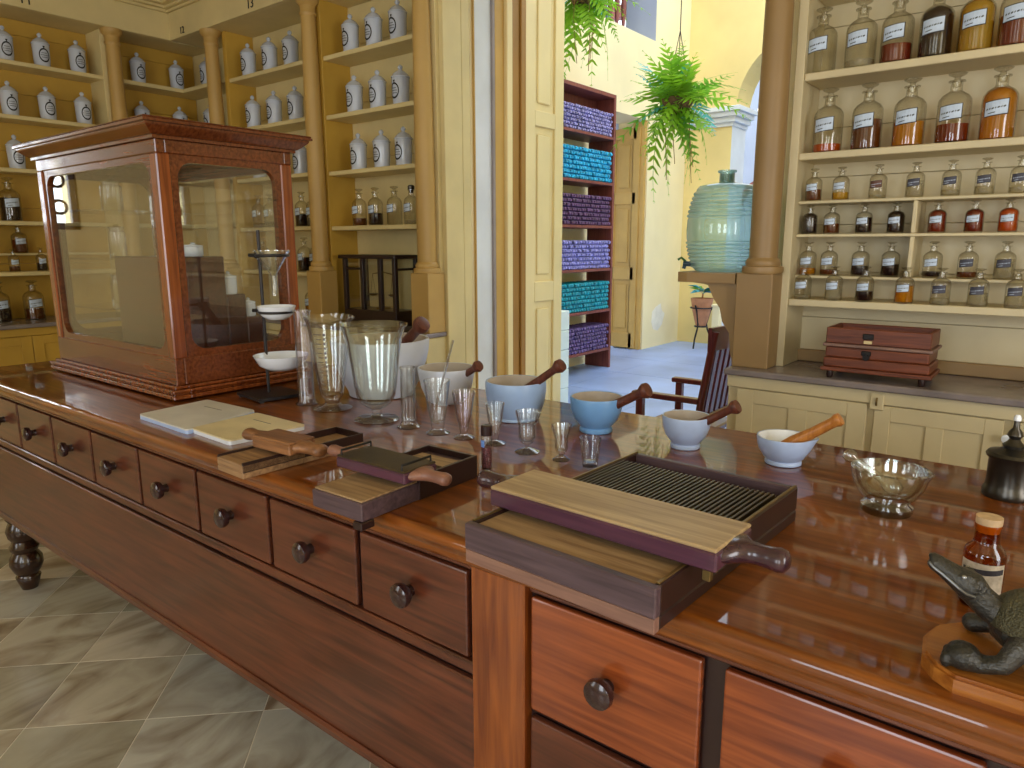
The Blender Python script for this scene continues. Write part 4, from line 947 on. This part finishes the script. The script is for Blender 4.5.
mortar('small low white mortar with pouring lip and orange pestle', (-.493, 1.648, TT), .066, .062, .042, [(.62, 0), (.66, .03), (.66, .12), (.62, .17), (.72, .25), (.92, .55), (1.0, .92)], STONE_B3, PORC, (.04, .3, .014, .5))
def pestle(label, p0, p1, r, mat=PESTLE, knob=1.7, tip=None, group=None):
    t = thing('pestle', label, 'pestle', p0)
    d = Vector(p1) - Vector(p0)
    MB().rod((0, 0, 0), d, [(0, .16), (r * 1.25, .16), (r * 1.3, .3), (r * 1.0, .6), (r * .95, .86), (r * knob * .8, .9), (r * knob, .94), (r * knob * .9, .985), (0, 1.0)], 16).build('handle', mat, t, 50)
    MB().rod((0, 0, 0), d, [(0, 0), (r * 1.2, .02), (r * 1.7, .07), (r * 1.6, .12), (r * 1.2, .17), (r * 1.15, .2), (0, .2)], 16).build('grinding_end', tip or STONE_W, t, 50)
pestle('brown wooden pestle in the large pale grey mortar', (-1.88, 1.61, TT + .055), (-1.619, 1.602, 1.191), .017)
pestle('brown wooden pestle in the medium grey mortar', (-1.60, 1.65, TT + .034), (-1.424, 1.646, 1.067), .011)
pestle('brown wooden pestle in the light blue mortar', (-1.30, 1.612, TT + .034), (-1.092, 1.612, 1.109), .0115)
pestle('brown wooden pestle in the deep blue mortar', (-1.025, 1.629, TT + .030), (-.835, 1.629, 1.067), .0125)
pestle('brown wooden pestle in the pale blue mortar', (-.755, 1.633, TT + .026), (-.600, 1.633, 1.056), .0105)
pestle('orange turned wooden pestle in the small white mortar', (-.515, 1.648, TT + .022), (-.374, 1.648, 1.056), .0125, PESTLE_O, 1.25, PORC)
# glass mortar and glass pestle
gm = [(0, 0), (.043, 0), (.0455, .004), (.0455, .014), (.038, .02), (.036, .024), (.05, .034), (.062, .055), (.067, .075), (.068, .086)]
gi = [(.061, .087), (.059, .072), (.053, .052), (.04, .036), (.02, .029), (0, .027)]
vessel('glass_mortar', 'clear thick glass mortar on a solid round foot', 'mortar', (-.238, 1.460, TT), gm, gi, GLASS_M, (.07, -.1, .01, .4))
t = MB().rod((-.215, 1.455, TT + .042), (-.322, 1.465, 1.032), [(0, 0), (.012, .03), (.017, .12), (.015, .22), (.008, .32), (.0065, .6), (.0065, .8), (.011, .84), (.013, .9), (.011, .97), (0, 1)], 18).build('glass_pestle', GLASS_M, None, 50)
tag(t, 'clear glass pestle with knob end leaning in the glass mortar', 'pestle')

# ------------------------------------------------------------------ slabs
def slab(label, pts, z0, th, m_top, m_edge, rotz=0):
    t = thing('pill_tile', label, 'tile', (0, 0, TT))
    def shrink(p, k):
        cx = sum(a for a, _ in p) / 4; cy = sum(b for _, b in p) / 4
        return [(cx + (a - cx) * k, cy + (b - cy) * k) for a, b in p]
    def rounded(p, r=.012):
        q = []
        for i in range(4):
            a, b, c = Vector(p[i - 1]), Vector(p[i]), Vector(p[(i + 1) % 4])
            u, v = (a - b).normalized(), (c - b).normalized()
            for k in range(4):
                w = k / 3; q.append(tuple(b + u * r * (1 - w) ** 2 + v * r * w ** 2))
        return q
    MB().prism(rounded(pts), z0, z0 + th * .7).build('slab_body', m_edge, t)
    MB().prism(rounded(shrink(pts, 1.0)), z0 + th * .7, z0 + th).build('slab_face', m_top, t)
    mid = shrink(pts, .5)
    a, b = Vector(mid[2]), Vector(mid[3]); d = (b - a)
    mb = MB(); n = (Vector(pts[0]) - Vector(pts[3])).normalized() * .003
    mb.prism([tuple(a + d * .2), tuple(a + d * .9), tuple(a + d * .9 + n), tuple(a + d * .2 + n)], z0 + th, z0 + th + .0006).build('printed_line', plain('grey_print', lin(130, 126, 116), .7), t)
slab('pale grey slab with blue edge beside the display case', [(-2.135, .925), (-1.845, .92), (-1.905, 1.165), (-2.165, 1.155)], .0, .014, TILEW, TILEB)
slab('cream slab partly under the smallest pill roller', [(-1.855, .938), (-1.655, .932), (-1.635, 1.15), (-1.875, 1.15)], .0, .014, TILEC, PORC)

# ------------------------------------------------------------------ pill machines
def hands_board(name, label, loc, L, w, th, hl, m_top, m_edge, rotz=0, m_handle=None, wheels=False, tip=.016):
    t = thing(name, label, 'pill roller', loc, rotz)
    m_handle = m_handle or m_edge
    MB().box(-L / 2, L / 2, -w / 2, w / 2, 0, th * .82, .003).build('board', m_edge, t)
    MB().box(-L / 2 + .001, L / 2 - .001, -w / 2 + .001, w / 2 - .001, th * .82, th, .002).build('board_top', m_top, t)
    for s_ in (-1, 1):
        x0 = s_ * L / 2
        mb = MB(); rings = []; n = 16
        for f_, wy, hz in ((-.02, w * .40, th * .46), (.06, w * .36, th * .47), (.16, w * .26, th * .48), (.28, tip * 1.1, th * .46), (.45, tip * .9, th * .44), (.65, tip * .95, th * .46), (.82, tip * 1.15, th * .5), (.93, tip * 1.0, th * .44), (.99, tip * .5, th * .25)):
            rings.append([mb.bm.verts.new((x0 + s_ * hl * f_, wy * math.cos(2 * PI * k / n), th * .5 + hz * math.sin(2 * PI * k / n))) for k in range(n)])
        for A, B in zip(rings, rings[1:]):
            for k in range(n): mb.bm.faces.new((A[k], A[(k + 1) % n], B[(k + 1) % n], B[k]))
        mb.bm.faces.new(rings[0]); mb.bm.faces.new(rings[-1])
        mb.build('handle', m_handle, t, 50)
    return t
# large machine
pm = thing('pill_machine', 'large wooden pill machine with grooved brass bed at the counter edge', 'pill machine', (-.555, .792, TT), -.045)
hw = .1725
MB().box(-hw, hw, 0, .014, .0, .0215, .001).build('front_strip', PILLL, pm)
MB().box(-hw, hw, .0145, .52, .0, .0215, .002).build('bottom_board', BLACKW, pm)
MB().box(-hw - .001, hw + .001, -.001, .014, .022, .066, .002).build('front_board', PILLD, pm)
for s_ in (-1, 1):
    x0, x1 = sorted((s_ * hw, s_ * (hw - .010)))
    MB().box(x0, x1, .014, .52, .022, .066, .002).build('side_board', BLACKW, pm)
    MB().box(x0 + .002, x1 - .002, .014, .52, .066, .0685, .0008).build('brass_strip', BRASSD, pm)
MB().box(-hw + .010, hw - .010, .014, .235, .022, .061, .001).build('rolling_board', PILLB, pm)
mb = MB(); n = 34; gx0, gx1 = -hw + .012, hw - .012; pitch = (gx1 - gx0) / n
pl_ = [(gx0, .05)]
for k in range(n):
    x = gx0 + k * pitch
    pl_ += [(x + pitch * .05, .066), (x + pitch * .35, .066), (x + pitch * .5, .056), (x + pitch * .8, .056), (x + pitch * .95, .066)]
pl_ += [(gx1, .05)]
mb.prism(pl_, .235, .455, 'y').build('grooved_plate', GROOVE, pm)
MB().box(-hw + .010, hw - .010, .455, .470, .022, .058, .001).build('bed_end', PILLB, pm)
MB().box(-hw + .010, hw - .010, .470, .506, .022, .034, .001).build('tray', PILLD, pm)
MB().box(-hw + .010, hw - .010, .506, .520, .022, .066, .002).build('back_board', PILLD, pm)
hb = hands_board('pill_roller', 'long purple-edged roller board with two handles on the large pill machine', (-.535, .930, TT + .0705), .405, .122, .034, .076, PILLT, PILLV, -.03, wood('dark_roller_handle', lin(44, 24, 32), lin(66, 38, 46), .25, 0, 5, coat=.4))
MB().box(.178, .19, -.05, -.04, -.02, .0, .001).build('guide_bracket', BRASSD, hb)
MB().box(-.2, .2, -.052, -.048, -.0015, 0.0, 0).build('cutter_strip', BRASSD, hb)
# medium machine
pm2 = thing('pill_machine', 'medium dark pill machine with metal edged roller at the counter edge', 'pill machine', (-1.057, .80, TT), .02)
MB().box(-.072, .072, 0, .33, .0, .036, .002).build('base_block', PILLD, pm2)
MB().box(-.068, .068, .004, .15, .036, .040, .001).build('rolling_board', PILLB, pm2)
MB().box(.05, .074, -.004, .03, -.016, .0, .002).build('edge_hook', BLACKW, pm2)
for s_ in (-1, 1):
    x0, x1 = sorted((s_ * .074, s_ * .066)); MB().box(x0, x1, .15, .33, .0, .05, .001).build('side_board', BLACKW, pm2)
mb = MB(); n = 22; pitch = .128 / n; pl_ = [(-.064, .03)]
for k in range(n):
    x = -.064 + k * pitch; pl_ += [(x + pitch * .1, .046), (x + pitch * .5, .046), (x + pitch * .6, .04), (x + pitch * .95, .04)]
pl_ += [(.064, .03)]
mb.prism(pl_, .15, .235, 'y').build('grooved_plate', GROOVE, pm2)
MB().box(-.064, .064, .235, .30, .036, .040, .001).build('tray_board', PILLB, pm2); MB().box(-.066, .066, .322, .33, .036, .05, .001).build('back_board', BLACKW, pm2)
r2 = hands_board('pill_roller', 'dark roller board with metal brackets on the medium pill machine', (-1.066, .935, TT + .052), .200, .092, .026, .075, GROOVE, PILLV, .02, wood('roller_handle_wood', lin(110, 72, 60), lin(146, 102, 82), .4, 0, 6), tip=.013)
for s_ in (-1, 1):
    MB().tube([(s_ * .088, -.04, .026), (s_ * .088, -.04, .036), (s_ * .088, .04, .036), (s_ * .088, .04, .026)], .0025, 6).build('bracket', IRON, r2)
# small machine
pm3 = thing('pill_machine', 'smallest pale wooden pill machine near the slabs', 'pill machine', (-1.437, .805, TT), -.03)
MB().box(-.055, .055, 0, .33, 0, .014, .002).build('bottom_board', BOXW, pm3)
MB().box(-.055, .055, 0, .16, .014, .032, .002).build('front_block', BOXW, pm3)
for s_ in (-1, 1):
    x0, x1 = sorted((s_ * .055, s_ * .05)); MB().box(x0, x1, .001, .33, .014, .037, .001).build('side_board', BLACKW, pm3)
MB().box(-.05, .05, .2, .325, .014, .02, .001).build('tray_board', BOXW, pm3); MB().box(-.05, .05, .325, .33, .014, .037, .001).build('back_board', BLACKW, pm3)
MB().box(-.05, .05, .16, .2, .014, .034, .001).build('grooved_plate', GROOVE, pm3)
r3 = hands_board('pill_roller', 'pale wooden roller block with rounded handles on the smallest pill machine', (-1.405, .925, TT + .040), .135, .075, .030, .072, HANDW, HANDW, .06, tip=.018)

# ------------------------------------------------------------------ spirit lamp, amber bottle, bronze figure
sl = thing('spirit_lamp', 'dark pewter spirit lamp with turned finial on the counter', 'lamp', (-.062, 1.70, TT))
MB().lathe([(0, 0), (.043, 0), (.045, .004), (.045, .014), (.041, .022), (.040, .03), (.0395, .078), (.042, .082), (0, .082)], 28).build('body', LAMPM, sl, 40)
MB().lathe([(0, .082), (.044, .082), (.046, .087), (.042, .093), (.024, .098), (.018, .102), (.02, .108), (.013, .114), (.009, .12), (.014, .128), (.012, .135), (.006, .143), (.005, .158), (0, .158)], 28).build('cover', LAMPM, sl, 40)
MB().lathe([(0, .158), (.0065, .158), (.007, .164), (.004, .17), (0, .171)], 12).build('wick', PORC, sl, 40)
ab = thing('amber_bottle', 'small amber bottle with cork and torn paper label behind the bronze figure', 'bottle', (-.058, 1.15, TT))
MB().lathe([(0, .002), (.024, 0), (.026, .003), (.026, .075), (.024, .083), (.017, .09), (.0155, .096), (.0155, .115), (.0165, .117), (.0165, .12)], 24).build('glass_body', GLASS_A, ab, 40)
MB().lathe([(0, .108), (.014, .108), (.0162, .121), (.0165, .130), (0, .131)], 18).build('cork', CORK, ab, 40)
MB().lathe([(0, .004), (.0245, .004), (.0245, .05), (0, .05)], 18).build('contents', plain('brown_powder', lin(84, 48, 22), .8), ab)
lb = MB(); patch(lb, .0264, -1.2, 1.2, .022, .068, 0, 12); lb.build('label', plain('stained_paper', lin(186, 172, 150), .7, var=.25, scale=80), ab)
lb = MB(); patch(lb, .0268, -1.0, 1.1, .052, .060, .004, 10); lb.build('lettering', LABELB, ab)

wbse = MB().prism([(-.058, .884), (.30, .884), (.32, .90), (.32, 1.02), (.30, 1.04), (-.04, 1.04), (-.07, 1.03), (-.092, 1.005), (-.101, .965), (-.096, .925), (-.08, .9)], TT, TT + .021)
bmesh.ops.bevel(wbse.bm, geom=[e for e in wbse.bm.edges if all(v.co.z > TT + .02 for v in e.verts)], offset=.004, segments=2, affect='EDGES')
tag(wbse.build('wooden_plaque', wood('plaque_wood', lin(132, 74, 26), lin(176, 112, 46), .25, 0, 5, coat=.4)), 'varnished wooden plaque with rounded end under the bronze figure', 'plaque')
# bronze turtle with a crocodile-like head; one continuous body
tu = thing('bronze_turtle', 'dark bronze turtle figure with raised snapping head at the right edge', 'figurine', (.04, .96, TT + .021))
mb = MB()
def loft(pts, seg=12):
    """pts: (x, y, z, ry, rz) ellipse sections along the path"""
    rings = []
    for i, (x, y, z, ry, rz) in enumerate(pts):
        a = Vector(pts[max(i - 1, 0)][:3]); b = Vector(pts[min(i + 1, len(pts) - 1)][:3]); t = (b - a).normalized()
        side = t.cross(Vector((0, 0, 1))).normalized() if abs(t.z) < .98 else Vector((0, 1, 0)); up = side.cross(t).normalized()
        rings.append([mb.bm.verts.new(Vector((x, y, z)) + side * ry * math.cos(2 * PI * k / seg) + up * rz * math.sin(2 * PI * k / seg)) for k in range(seg)])
    for A, B in zip(rings, rings[1:]):
        for k in range(seg): mb.bm.faces.new((A[k], A[(k + 1) % seg], B[(k + 1) % seg], B[k]))
    mb.bm.faces.new(list(reversed(rings[0]))); mb.bm.faces.new(rings[-1])
# trunk / plastron, neck, head (coordinates relative to the root)
loft([(-.075, 0, .040, .012, .012), (-.06, 0, .042, .032, .022), (-.01, 0, .042, .044, .024), (.06, 0, .042, .05, .024), (.13, 0, .04, .04, .02), (.16, 0, .036, .012, .01)])
loft([(-.05, -.004, .052, .022, .018), (-.075, -.006, .062, .018, .018), (-.09, -.008, .075, .017, .0165), (-.1, -.009, .084, .018, .017)])
loft([(-.085, -.008, .074, .012, .014), (-.097, -.009, .084, .0205, .0185), (-.108, -.010, .090, .0185, .0155), (-.118, -.011, .0955, .0155, .0128), (-.127, -.012, .101, .0135, .0112), (-.136, -.013, .106, .0125, .0105), (-.141, -.013, .109, .009, .0075)])
for s_ in (-1, 1): mb.ellipsoid((-.102, -.009 + s_ * .0125, .098), .0065, .005, .005)
mb.ellipsoid((-.138, -.013, .113), .006, .007, .004)
# legs: near front with clenched foot, far front, rear pair
loft([(-.035, -.03, .05, .015, .016), (-.045, -.044, .036, .0135, .0135), (-.056, -.052, .018, .0115, .011), (-.076, -.053, .0125, .012, .0105), (-.09, -.052, .0125, .0135, .0125), (-.1, -.051, .011, .009, .009)])
mb.ellipsoid((-.094, -.052, .0165), .019, .019, .0165)
for d in (-.010, 0, .010): mb.ellipsoid((-.109, -.052 + d * 1.15, .011), .0065, .0052, .0095)
loft([(-.035, .03, .046, .014, .015), (-.05, .045, .032, .013, .013), (-.07, .05, .019, .0115, .011), (-.09, .05, .013, .0125, .012), (-.1, .049, .011, .009, .009)])
mb.ellipsoid((-.094, .05, .0125), .0125, .013, .0122)
for s_ in (-1, 1): loft([(.09, s_ * .03, .045, .015, .016), (.11, s_ * .045, .03, .013, .013), (.13, s_ * .05, .014, .012, .012), (.12, s_ * .055, .009, .013, .009)])
loft([(.14, 0, .036, .012, .01), (.18, .005, .03, .007, .006), (.21, .01, .026, .003, .003)])
bo = mb.build('body', BRONZE, tu, 60)
rm = bo.modifiers.new('fuse', 'REMESH'); rm.mode = 'VOXEL'; rm.voxel_size = .0022; rm.use_smooth_shade = True
sm = bo.modifiers.new('soften', 'SMOOTH'); sm.factor = .5; sm.iterations = 4
mb = MB(); mb.ellipsoid((.020, 0, .050), .100, .060, .056, None, 40, 20)
for v in mb.bm.verts:
    if v.co.z < .050: v.co.z = .050 - (.050 - v.co.z) * .10
    if v.co.z > .05:
        v.co.z += .002 * math.sin(v.co.x * 170) * math.sin(v.co.y * 150)
mb.build('shell', SHELLM, tu, 80)
mb = MB()
for s_ in (-1, 1):
    pts = [(-.090, -.009 + s_ * .0195, .080), (-.100, -.009 + s_ * .0202, .082), (-.108, -.010 + s_ * .0185, .0865), (-.118, -.011 + s_ * .0155, .0925), (-.127, -.012 + s_ * .0135, .098), (-.136, -.013 + s_ * .0125, .1035), (-.141, -.013 + s_ * .009, .107)]
    mb.tube(pts, .0019, 6)
mb.build('jaw_line', plain('worn_bronze', lin(120, 122, 124), .3, metal=.7), tu, 60)
for s_ in (-1, 1): MB().ellipsoid((-.104, -.009 + s_ * .0165, .0995), .003, .0022, .003).build('eye', plain('bright_bronze', lin(150, 150, 150), .25, metal=.8), tu, 60)

# ------------------------------------------------------------------ carboy on the bracket shelf
cb = thing('glass_carboy', 'big ribbed aqua glass carboy standing on the bracket shelf', 'carboy', (-1.322, 3.275, 1.306))
def ribs(z0, z1, n, r0f):
    out = []
    for k in range(n):
        za, zb = z0 + (z1 - z0) * k / n, z0 + (z1 - z0) * (k + 1) / n
        for t, e in ((.04, -.003), (.3, .004), (.7, .004), (.96, -.003)): z = za + (zb - za) * t; out.append((r0f(z) + e, z))
    return out
rf = lambda z: .172 - .040 * ((z - .19) / .19) ** 2
cp_ = [(0, .004), (.118, 0), (.128, .008)] + ribs(.015, .14, 7, rf) + [(rf(.15) - .001, .15), (rf(.19) - .001, .19), (rf(.235) - .001, .235)] + ribs(.245, .365, 6, rf) + [(.132, .375), (.12, .388), (.06, .398), (.036, .402), (.034, .408), (.034, .445), (.042, .448), (.042, .456), (.030, .456), (.030, .40)]
MB().lathe(cp_, 40).build('glass_body', AQUA, cb, 40)
MB().lathe([(0, .40), (.029, .40), (.029, .44), (0, .44)], 16).build('stopper', plain('olive_stopper', lin(96, 110, 80), .3), cb)
tp = MB().tube([(-.12, -.03, .03), (-.175, -.05, .035)], .012, 8).tube([(-.165, -.045, .035), (-.172, -.05, .01)], .009, 8).build('spigot', plain('dark_green_tap', lin(40, 66, 84), .4), cb, 60)
MB().tube([(-.165, -.045, .045), (-.185, -.05, .062), (-.2, -.055, .052)], .006, 6).build('tap_lever', plain('green_lever', lin(70, 120, 60), .4), tp, 60)

# ------------------------------------------------------------------ armchair in the doorway
ac = thing('armchair', 'dark red slat-back wooden armchair standing in the doorway', 'chair', (-1.62, 3.66, 0))
# faces -X ; back at +x
yb0, yb1 = -.245, .245
for y in (yb0, yb1):
    MB().tube([(.13, y, 0), (.15, y, .45), (.165, y, .62), (.225, y, 1.0)], .021, 8).build('back_post', CHAIRW, ac, 60)
    MB().box(-.20, -.16, y - .02, y + .02, 0, .62, .004).build('front_leg', CHAIRW, ac)
    MB().box(-.225, .16, y - .026, y + .026, .62, .648, .005).build('arm', CHAIRW, ac)
    MB().box(-.16, .15, y - .012, y + .012, .2, .235, .003).build('stretcher', CHAIRW, ac)
MB().box(-.21, .17, yb0 + .01, yb1 - .01, .42, .455, .008).build('seat', CHAIRW, ac)
tr_ = MB()
for k in range(9):
    pass
tr_.prism([(.195, yb0 - .02), (.215, yb0 - .02), (.235, -.1), (.238, 0), (.235, .1), (.215, yb1 + .02), (.195, yb1 + .02), (.215, .1), (.218, 0), (.215, -.1)], .90, 1.02).build('top_rail', CHAIRW, ac)
MB().box(.145, .175, yb0, yb1, .50, .55, .004).build('lower_rail', CHAIRW, ac)
for k in range(6):
    y = -.18 + k * .072
    MB().prism([(y - .02, .55), (y + .02, .55), (y + .02, .905), (y - .02, .905)], .155, .167, 'x').build('slat', CHAIRW, ac)
for o in [c for c in ac.children if c.name.startswith('slat')]:
    for v in o.data.vertices:
        v.co.x += (v.co.z - .55) / .355 * .05

# ------------------------------------------------------------------ courtyard things
rk = thing('pigeonhole_rack', 'tall open reddish wooden rack against the courtyard wall', 'rack')
RX0, RX1, RY0, RY1 = -4.57, -4.24, 6.10, 7.255
for y in (RY0, RY1 - .04): pbox('side_board', RACKW, rk, RX0, RX1, y, y + .04, 0, 3.04)
RZ = (2.59, 2.10, 1.63, 1.16, .695, .24)
pbox('top_board', RACKW, rk, RX0, RX1, RY0 + .041, RY1 - .041, 3.0, 3.04)
pbox('fascia', RACKW, rk, RX0 + .06, RX0 + .09, RY0 + .041, RY1 - .041, 2.86, 2.999)
for z in RZ: pbox('shelf', RACKW, rk, RX0, RX1, RY0 + .041, RY1 - .041, z - .03, z)
BC = [('lavender', lin(160, 152, 206)), ('bright turquoise', lin(30, 172, 224)), ('dark plum', lin(98, 62, 104)), ('pale violet', lin(150, 146, 214)), ('teal', lin(20, 158, 178)), ('purple', lin(112, 88, 142))]
for (cn, cc), z, ht in zip(BC, RZ, (.25, .33, .32, .31, .32, .285)):
    rows, cols = 7, 22; mb = MB(); ph = ht / rows; pw = (RY1 - RY0 - .10) / cols
    for r in range(rows):
        for c in range(cols - (r % 2)):
            y = RY0 + .048 + (c + .5 + .5 * (r % 2)) * pw; zz = z + (r + .5) * ph; e = random.uniform(-.012, .006)
            rr_ = min(pw, ph) * .49
            mb.lathe([(0, -.02), (rr_ * .7, -.02), (rr_, -.012), (rr_, .25), (0, .25)], 6, (RX1 + e - .02, y, zz), Matrix.Rotation(-PI/2, 3, 'Y'))
    m_ = plain('bundle_' + cn.replace(' ', '_'), cc, .4, var=.45, scale=28)
    o = mb.build('stacked_vials', m_, None); tag(o, 'stack of small %s rolls filling one compartment of the tall rack' % cn, 'rolls', None, 'stuff')

def frond_mesh(L, n, wl, seed, droop):
    rr = random.Random(seed); mb = MB()
    P = lambda t: Vector((L * t, 0, -droop * L * t * t))
    for i in range(1, n + 1):
        t = i / n; p = P(t * .98); ll = wl * math.sin(PI * min(1, .18 + t * .78)) ** .8 * (1 - .3 * t) * rr.uniform(.8, 1.15)
        tg = (P(min(1, t + .02)) - P(t - .02)).normalized()
        for s_ in (-1, 1):
            d = (Vector((0, s_, 0)) * .85 + tg * .6 + Vector((0, 0, rr.uniform(-.35, .05)))).normalized(); w = tg * (ll * .14)
            a, b, c, e = p - w, p + d * ll * .5 - w * 1.3, p + d * ll, p + d * ll * .5 + w * 1.3
            f = p + w
            vs = [mb.bm.verts.new(q) for q in (a, b, c, e, f)]; mb.bm.faces.new(vs)
    mb.tube([P(k / 6) for k in range(7)], [.004 * (1 - .8 * k / 6) for k in range(7)], 4)
    return mb.mesh('frond')
FR = [frond_mesh(L, n, w, s_, d) for L, n, w, s_, d in ((.42, 10, .13, 1, .35), (.46, 11, .13, 2, .7), (.40, 9, .14, 3, .15), (.50, 11, .13, 4, .95))]
FRM = {}
def fern(label, loc, n, size, topz, seed):
    t = thing('hanging_fern', label, 'plant', loc); rr = random.Random(seed)
    MB().lathe([(0, -.10), (.07, -.09), (.11, -.02), (.12, .02), (.1, .02), (.06, -.02), (0, -.03)], 12).build('basket', plain('fibre_basket', lin(110, 86, 60), .9, var=.3, scale=40), t, 50)
    mb = MB()
    for k in range(3): mb.tube([(.1 * math.cos(k * 2.1), .1 * math.sin(k * 2.1), .02), (0, 0, .5)], .003, 5)
    mb.tube([(0, 0, .5), (0, 0, topz - loc[2])], .004, 5).build('hanging_wire', IRON, t)
    for k in range(n):
        me = FR[k % 4]; mt = (LEAFA, LEAFA, LEAFB, LEAFA, LEAFA, LEAFB, LEAFA, LEAFA, LEAFC, LEAFB)[k % 10]
        key = (me.name, mt.name)
        if key not in FRM: c = me.copy(); c.materials.clear(); c.materials.append(mt); FRM[key] = c
        o = put('frond', FRM[key], mt, t, (rr.uniform(-.06, .06), rr.uniform(-.06, .06), rr.uniform(-.04, .05)))
        o.rotation_euler = (rr.uniform(-.5, .5), rr.uniform(-1.3, .85), rr.uniform(0, 2 * PI)); s_ = size * rr.uniform(.65, 1.0); o.scale = (s_, s_, s_)
    mb = MB()
    for k in range(4):
        a = rr.uniform(0, 6.3); x, y = .09 * math.cos(a), .09 * math.sin(a)
        mb.tube([(x, y, -.05), (x * 1.2, y, -.25), (x * 1.1 + rr.uniform(-.05, .05), y, -rr.uniform(.4, .62))], .003, 4)
    mb.build('hanging_roots', plain('root', lin(150, 120, 80), .9), t)
fern('hanging fern in full view in front of the courtyard wall', (-2.545, 5.26, 2.49), 62, 1.12, 5.0, 3)
fern('hanging fern cut by the top of the picture above the rack', (-3.42, 5.26, 3.42), 46, 1.15, 5.0, 11)

wbx = thing('white_box', 'white plank-sided box half hidden behind the open door leaf', 'box', (0, 0, 0))
for k in range(5): pbox('board', WHITEW, wbx, -3.95, -3.47, 5.0, 5.22, .004 + k * .172, .004 + (k + 1) * .172 - .004, .006)

ps = thing('plant_stand', 'curved iron stand carrying a terracotta pot by the courtyard wall', 'stand', (-4.06, 9.4, 0))
for k in range(3):
    a = k * 2 * PI / 3 + .4; c, s_ = math.cos(a), math.sin(a)
    MB().tube([(.17 * c, .17 * s_, 0), (.15 * c, .15 * s_, .12), (.09 * c, .09 * s_, .26), (.075 * c, .075 * s_, .34), (.12 * c, .12 * s_, .52), (.165 * c, .165 * s_, .6)], .012, 6).build('leg', IRON, ps, 60)
MB().tube(circ(0, 0, .085, .30), .010, 6).build('ring', IRON, ps); MB().tube(circ(0, 0, .15, .56), .010, 6).build('ring', IRON, ps)
pt = MB().lathe([(0, .312), (.07, .312), (.085, .36), (.12, .5), (.142, .62), (.15, .66), (.155, .69), (.14, .69), (.13, .64), (0, .64)], 20).build('clay_pot', TERRA, None, 40, (-4.06, 9.4, 0)); tag(pt, 'terracotta pot held in the curved iron stand', 'pot')
pp = thing('potted_plant', 'small blue-green leafy plant in the terracotta pot', 'plant', (-4.06, 9.4, .642))
MB().tube([(0, 0, 0), (.01, 0, .12)], .012, 6).build('stem', TERRA, pp)
for k in range(14):
    a = k * 2.4; L = .19 + .03 * (k % 3)
    mb = MB(); d = Vector((math.cos(a), math.sin(a), .25 - .12 * (k % 4))); s_ = d.cross(Vector((0, 0, 1))).normalized() * .06
    q = [Vector((.01, 0, .12 + .012 * (k % 5)))]; q += [q[0] + d * L * .5 + s_ + Vector((0, 0, .03)), q[0] + d * L, q[0] + d * L * .5 - s_ + Vector((0, 0, .03))]
    f = mb.bm.faces.new([mb.bm.verts.new(v) for v in q]); mb.build('leaf', SUCC if k % 3 else LEAFB, pp)
wp = thing('white_post', 'short pale post standing behind the armchair in the courtyard', 'post', (-3.67, 9.0, 0))
MB().box(-.05, .05, -.05, .05, 0, .62, .006).build('shaft', WALLP, wp); MB().box(-.06, .06, -.06, .06, .62, .65, .006).build('cap', WALLP, wp)
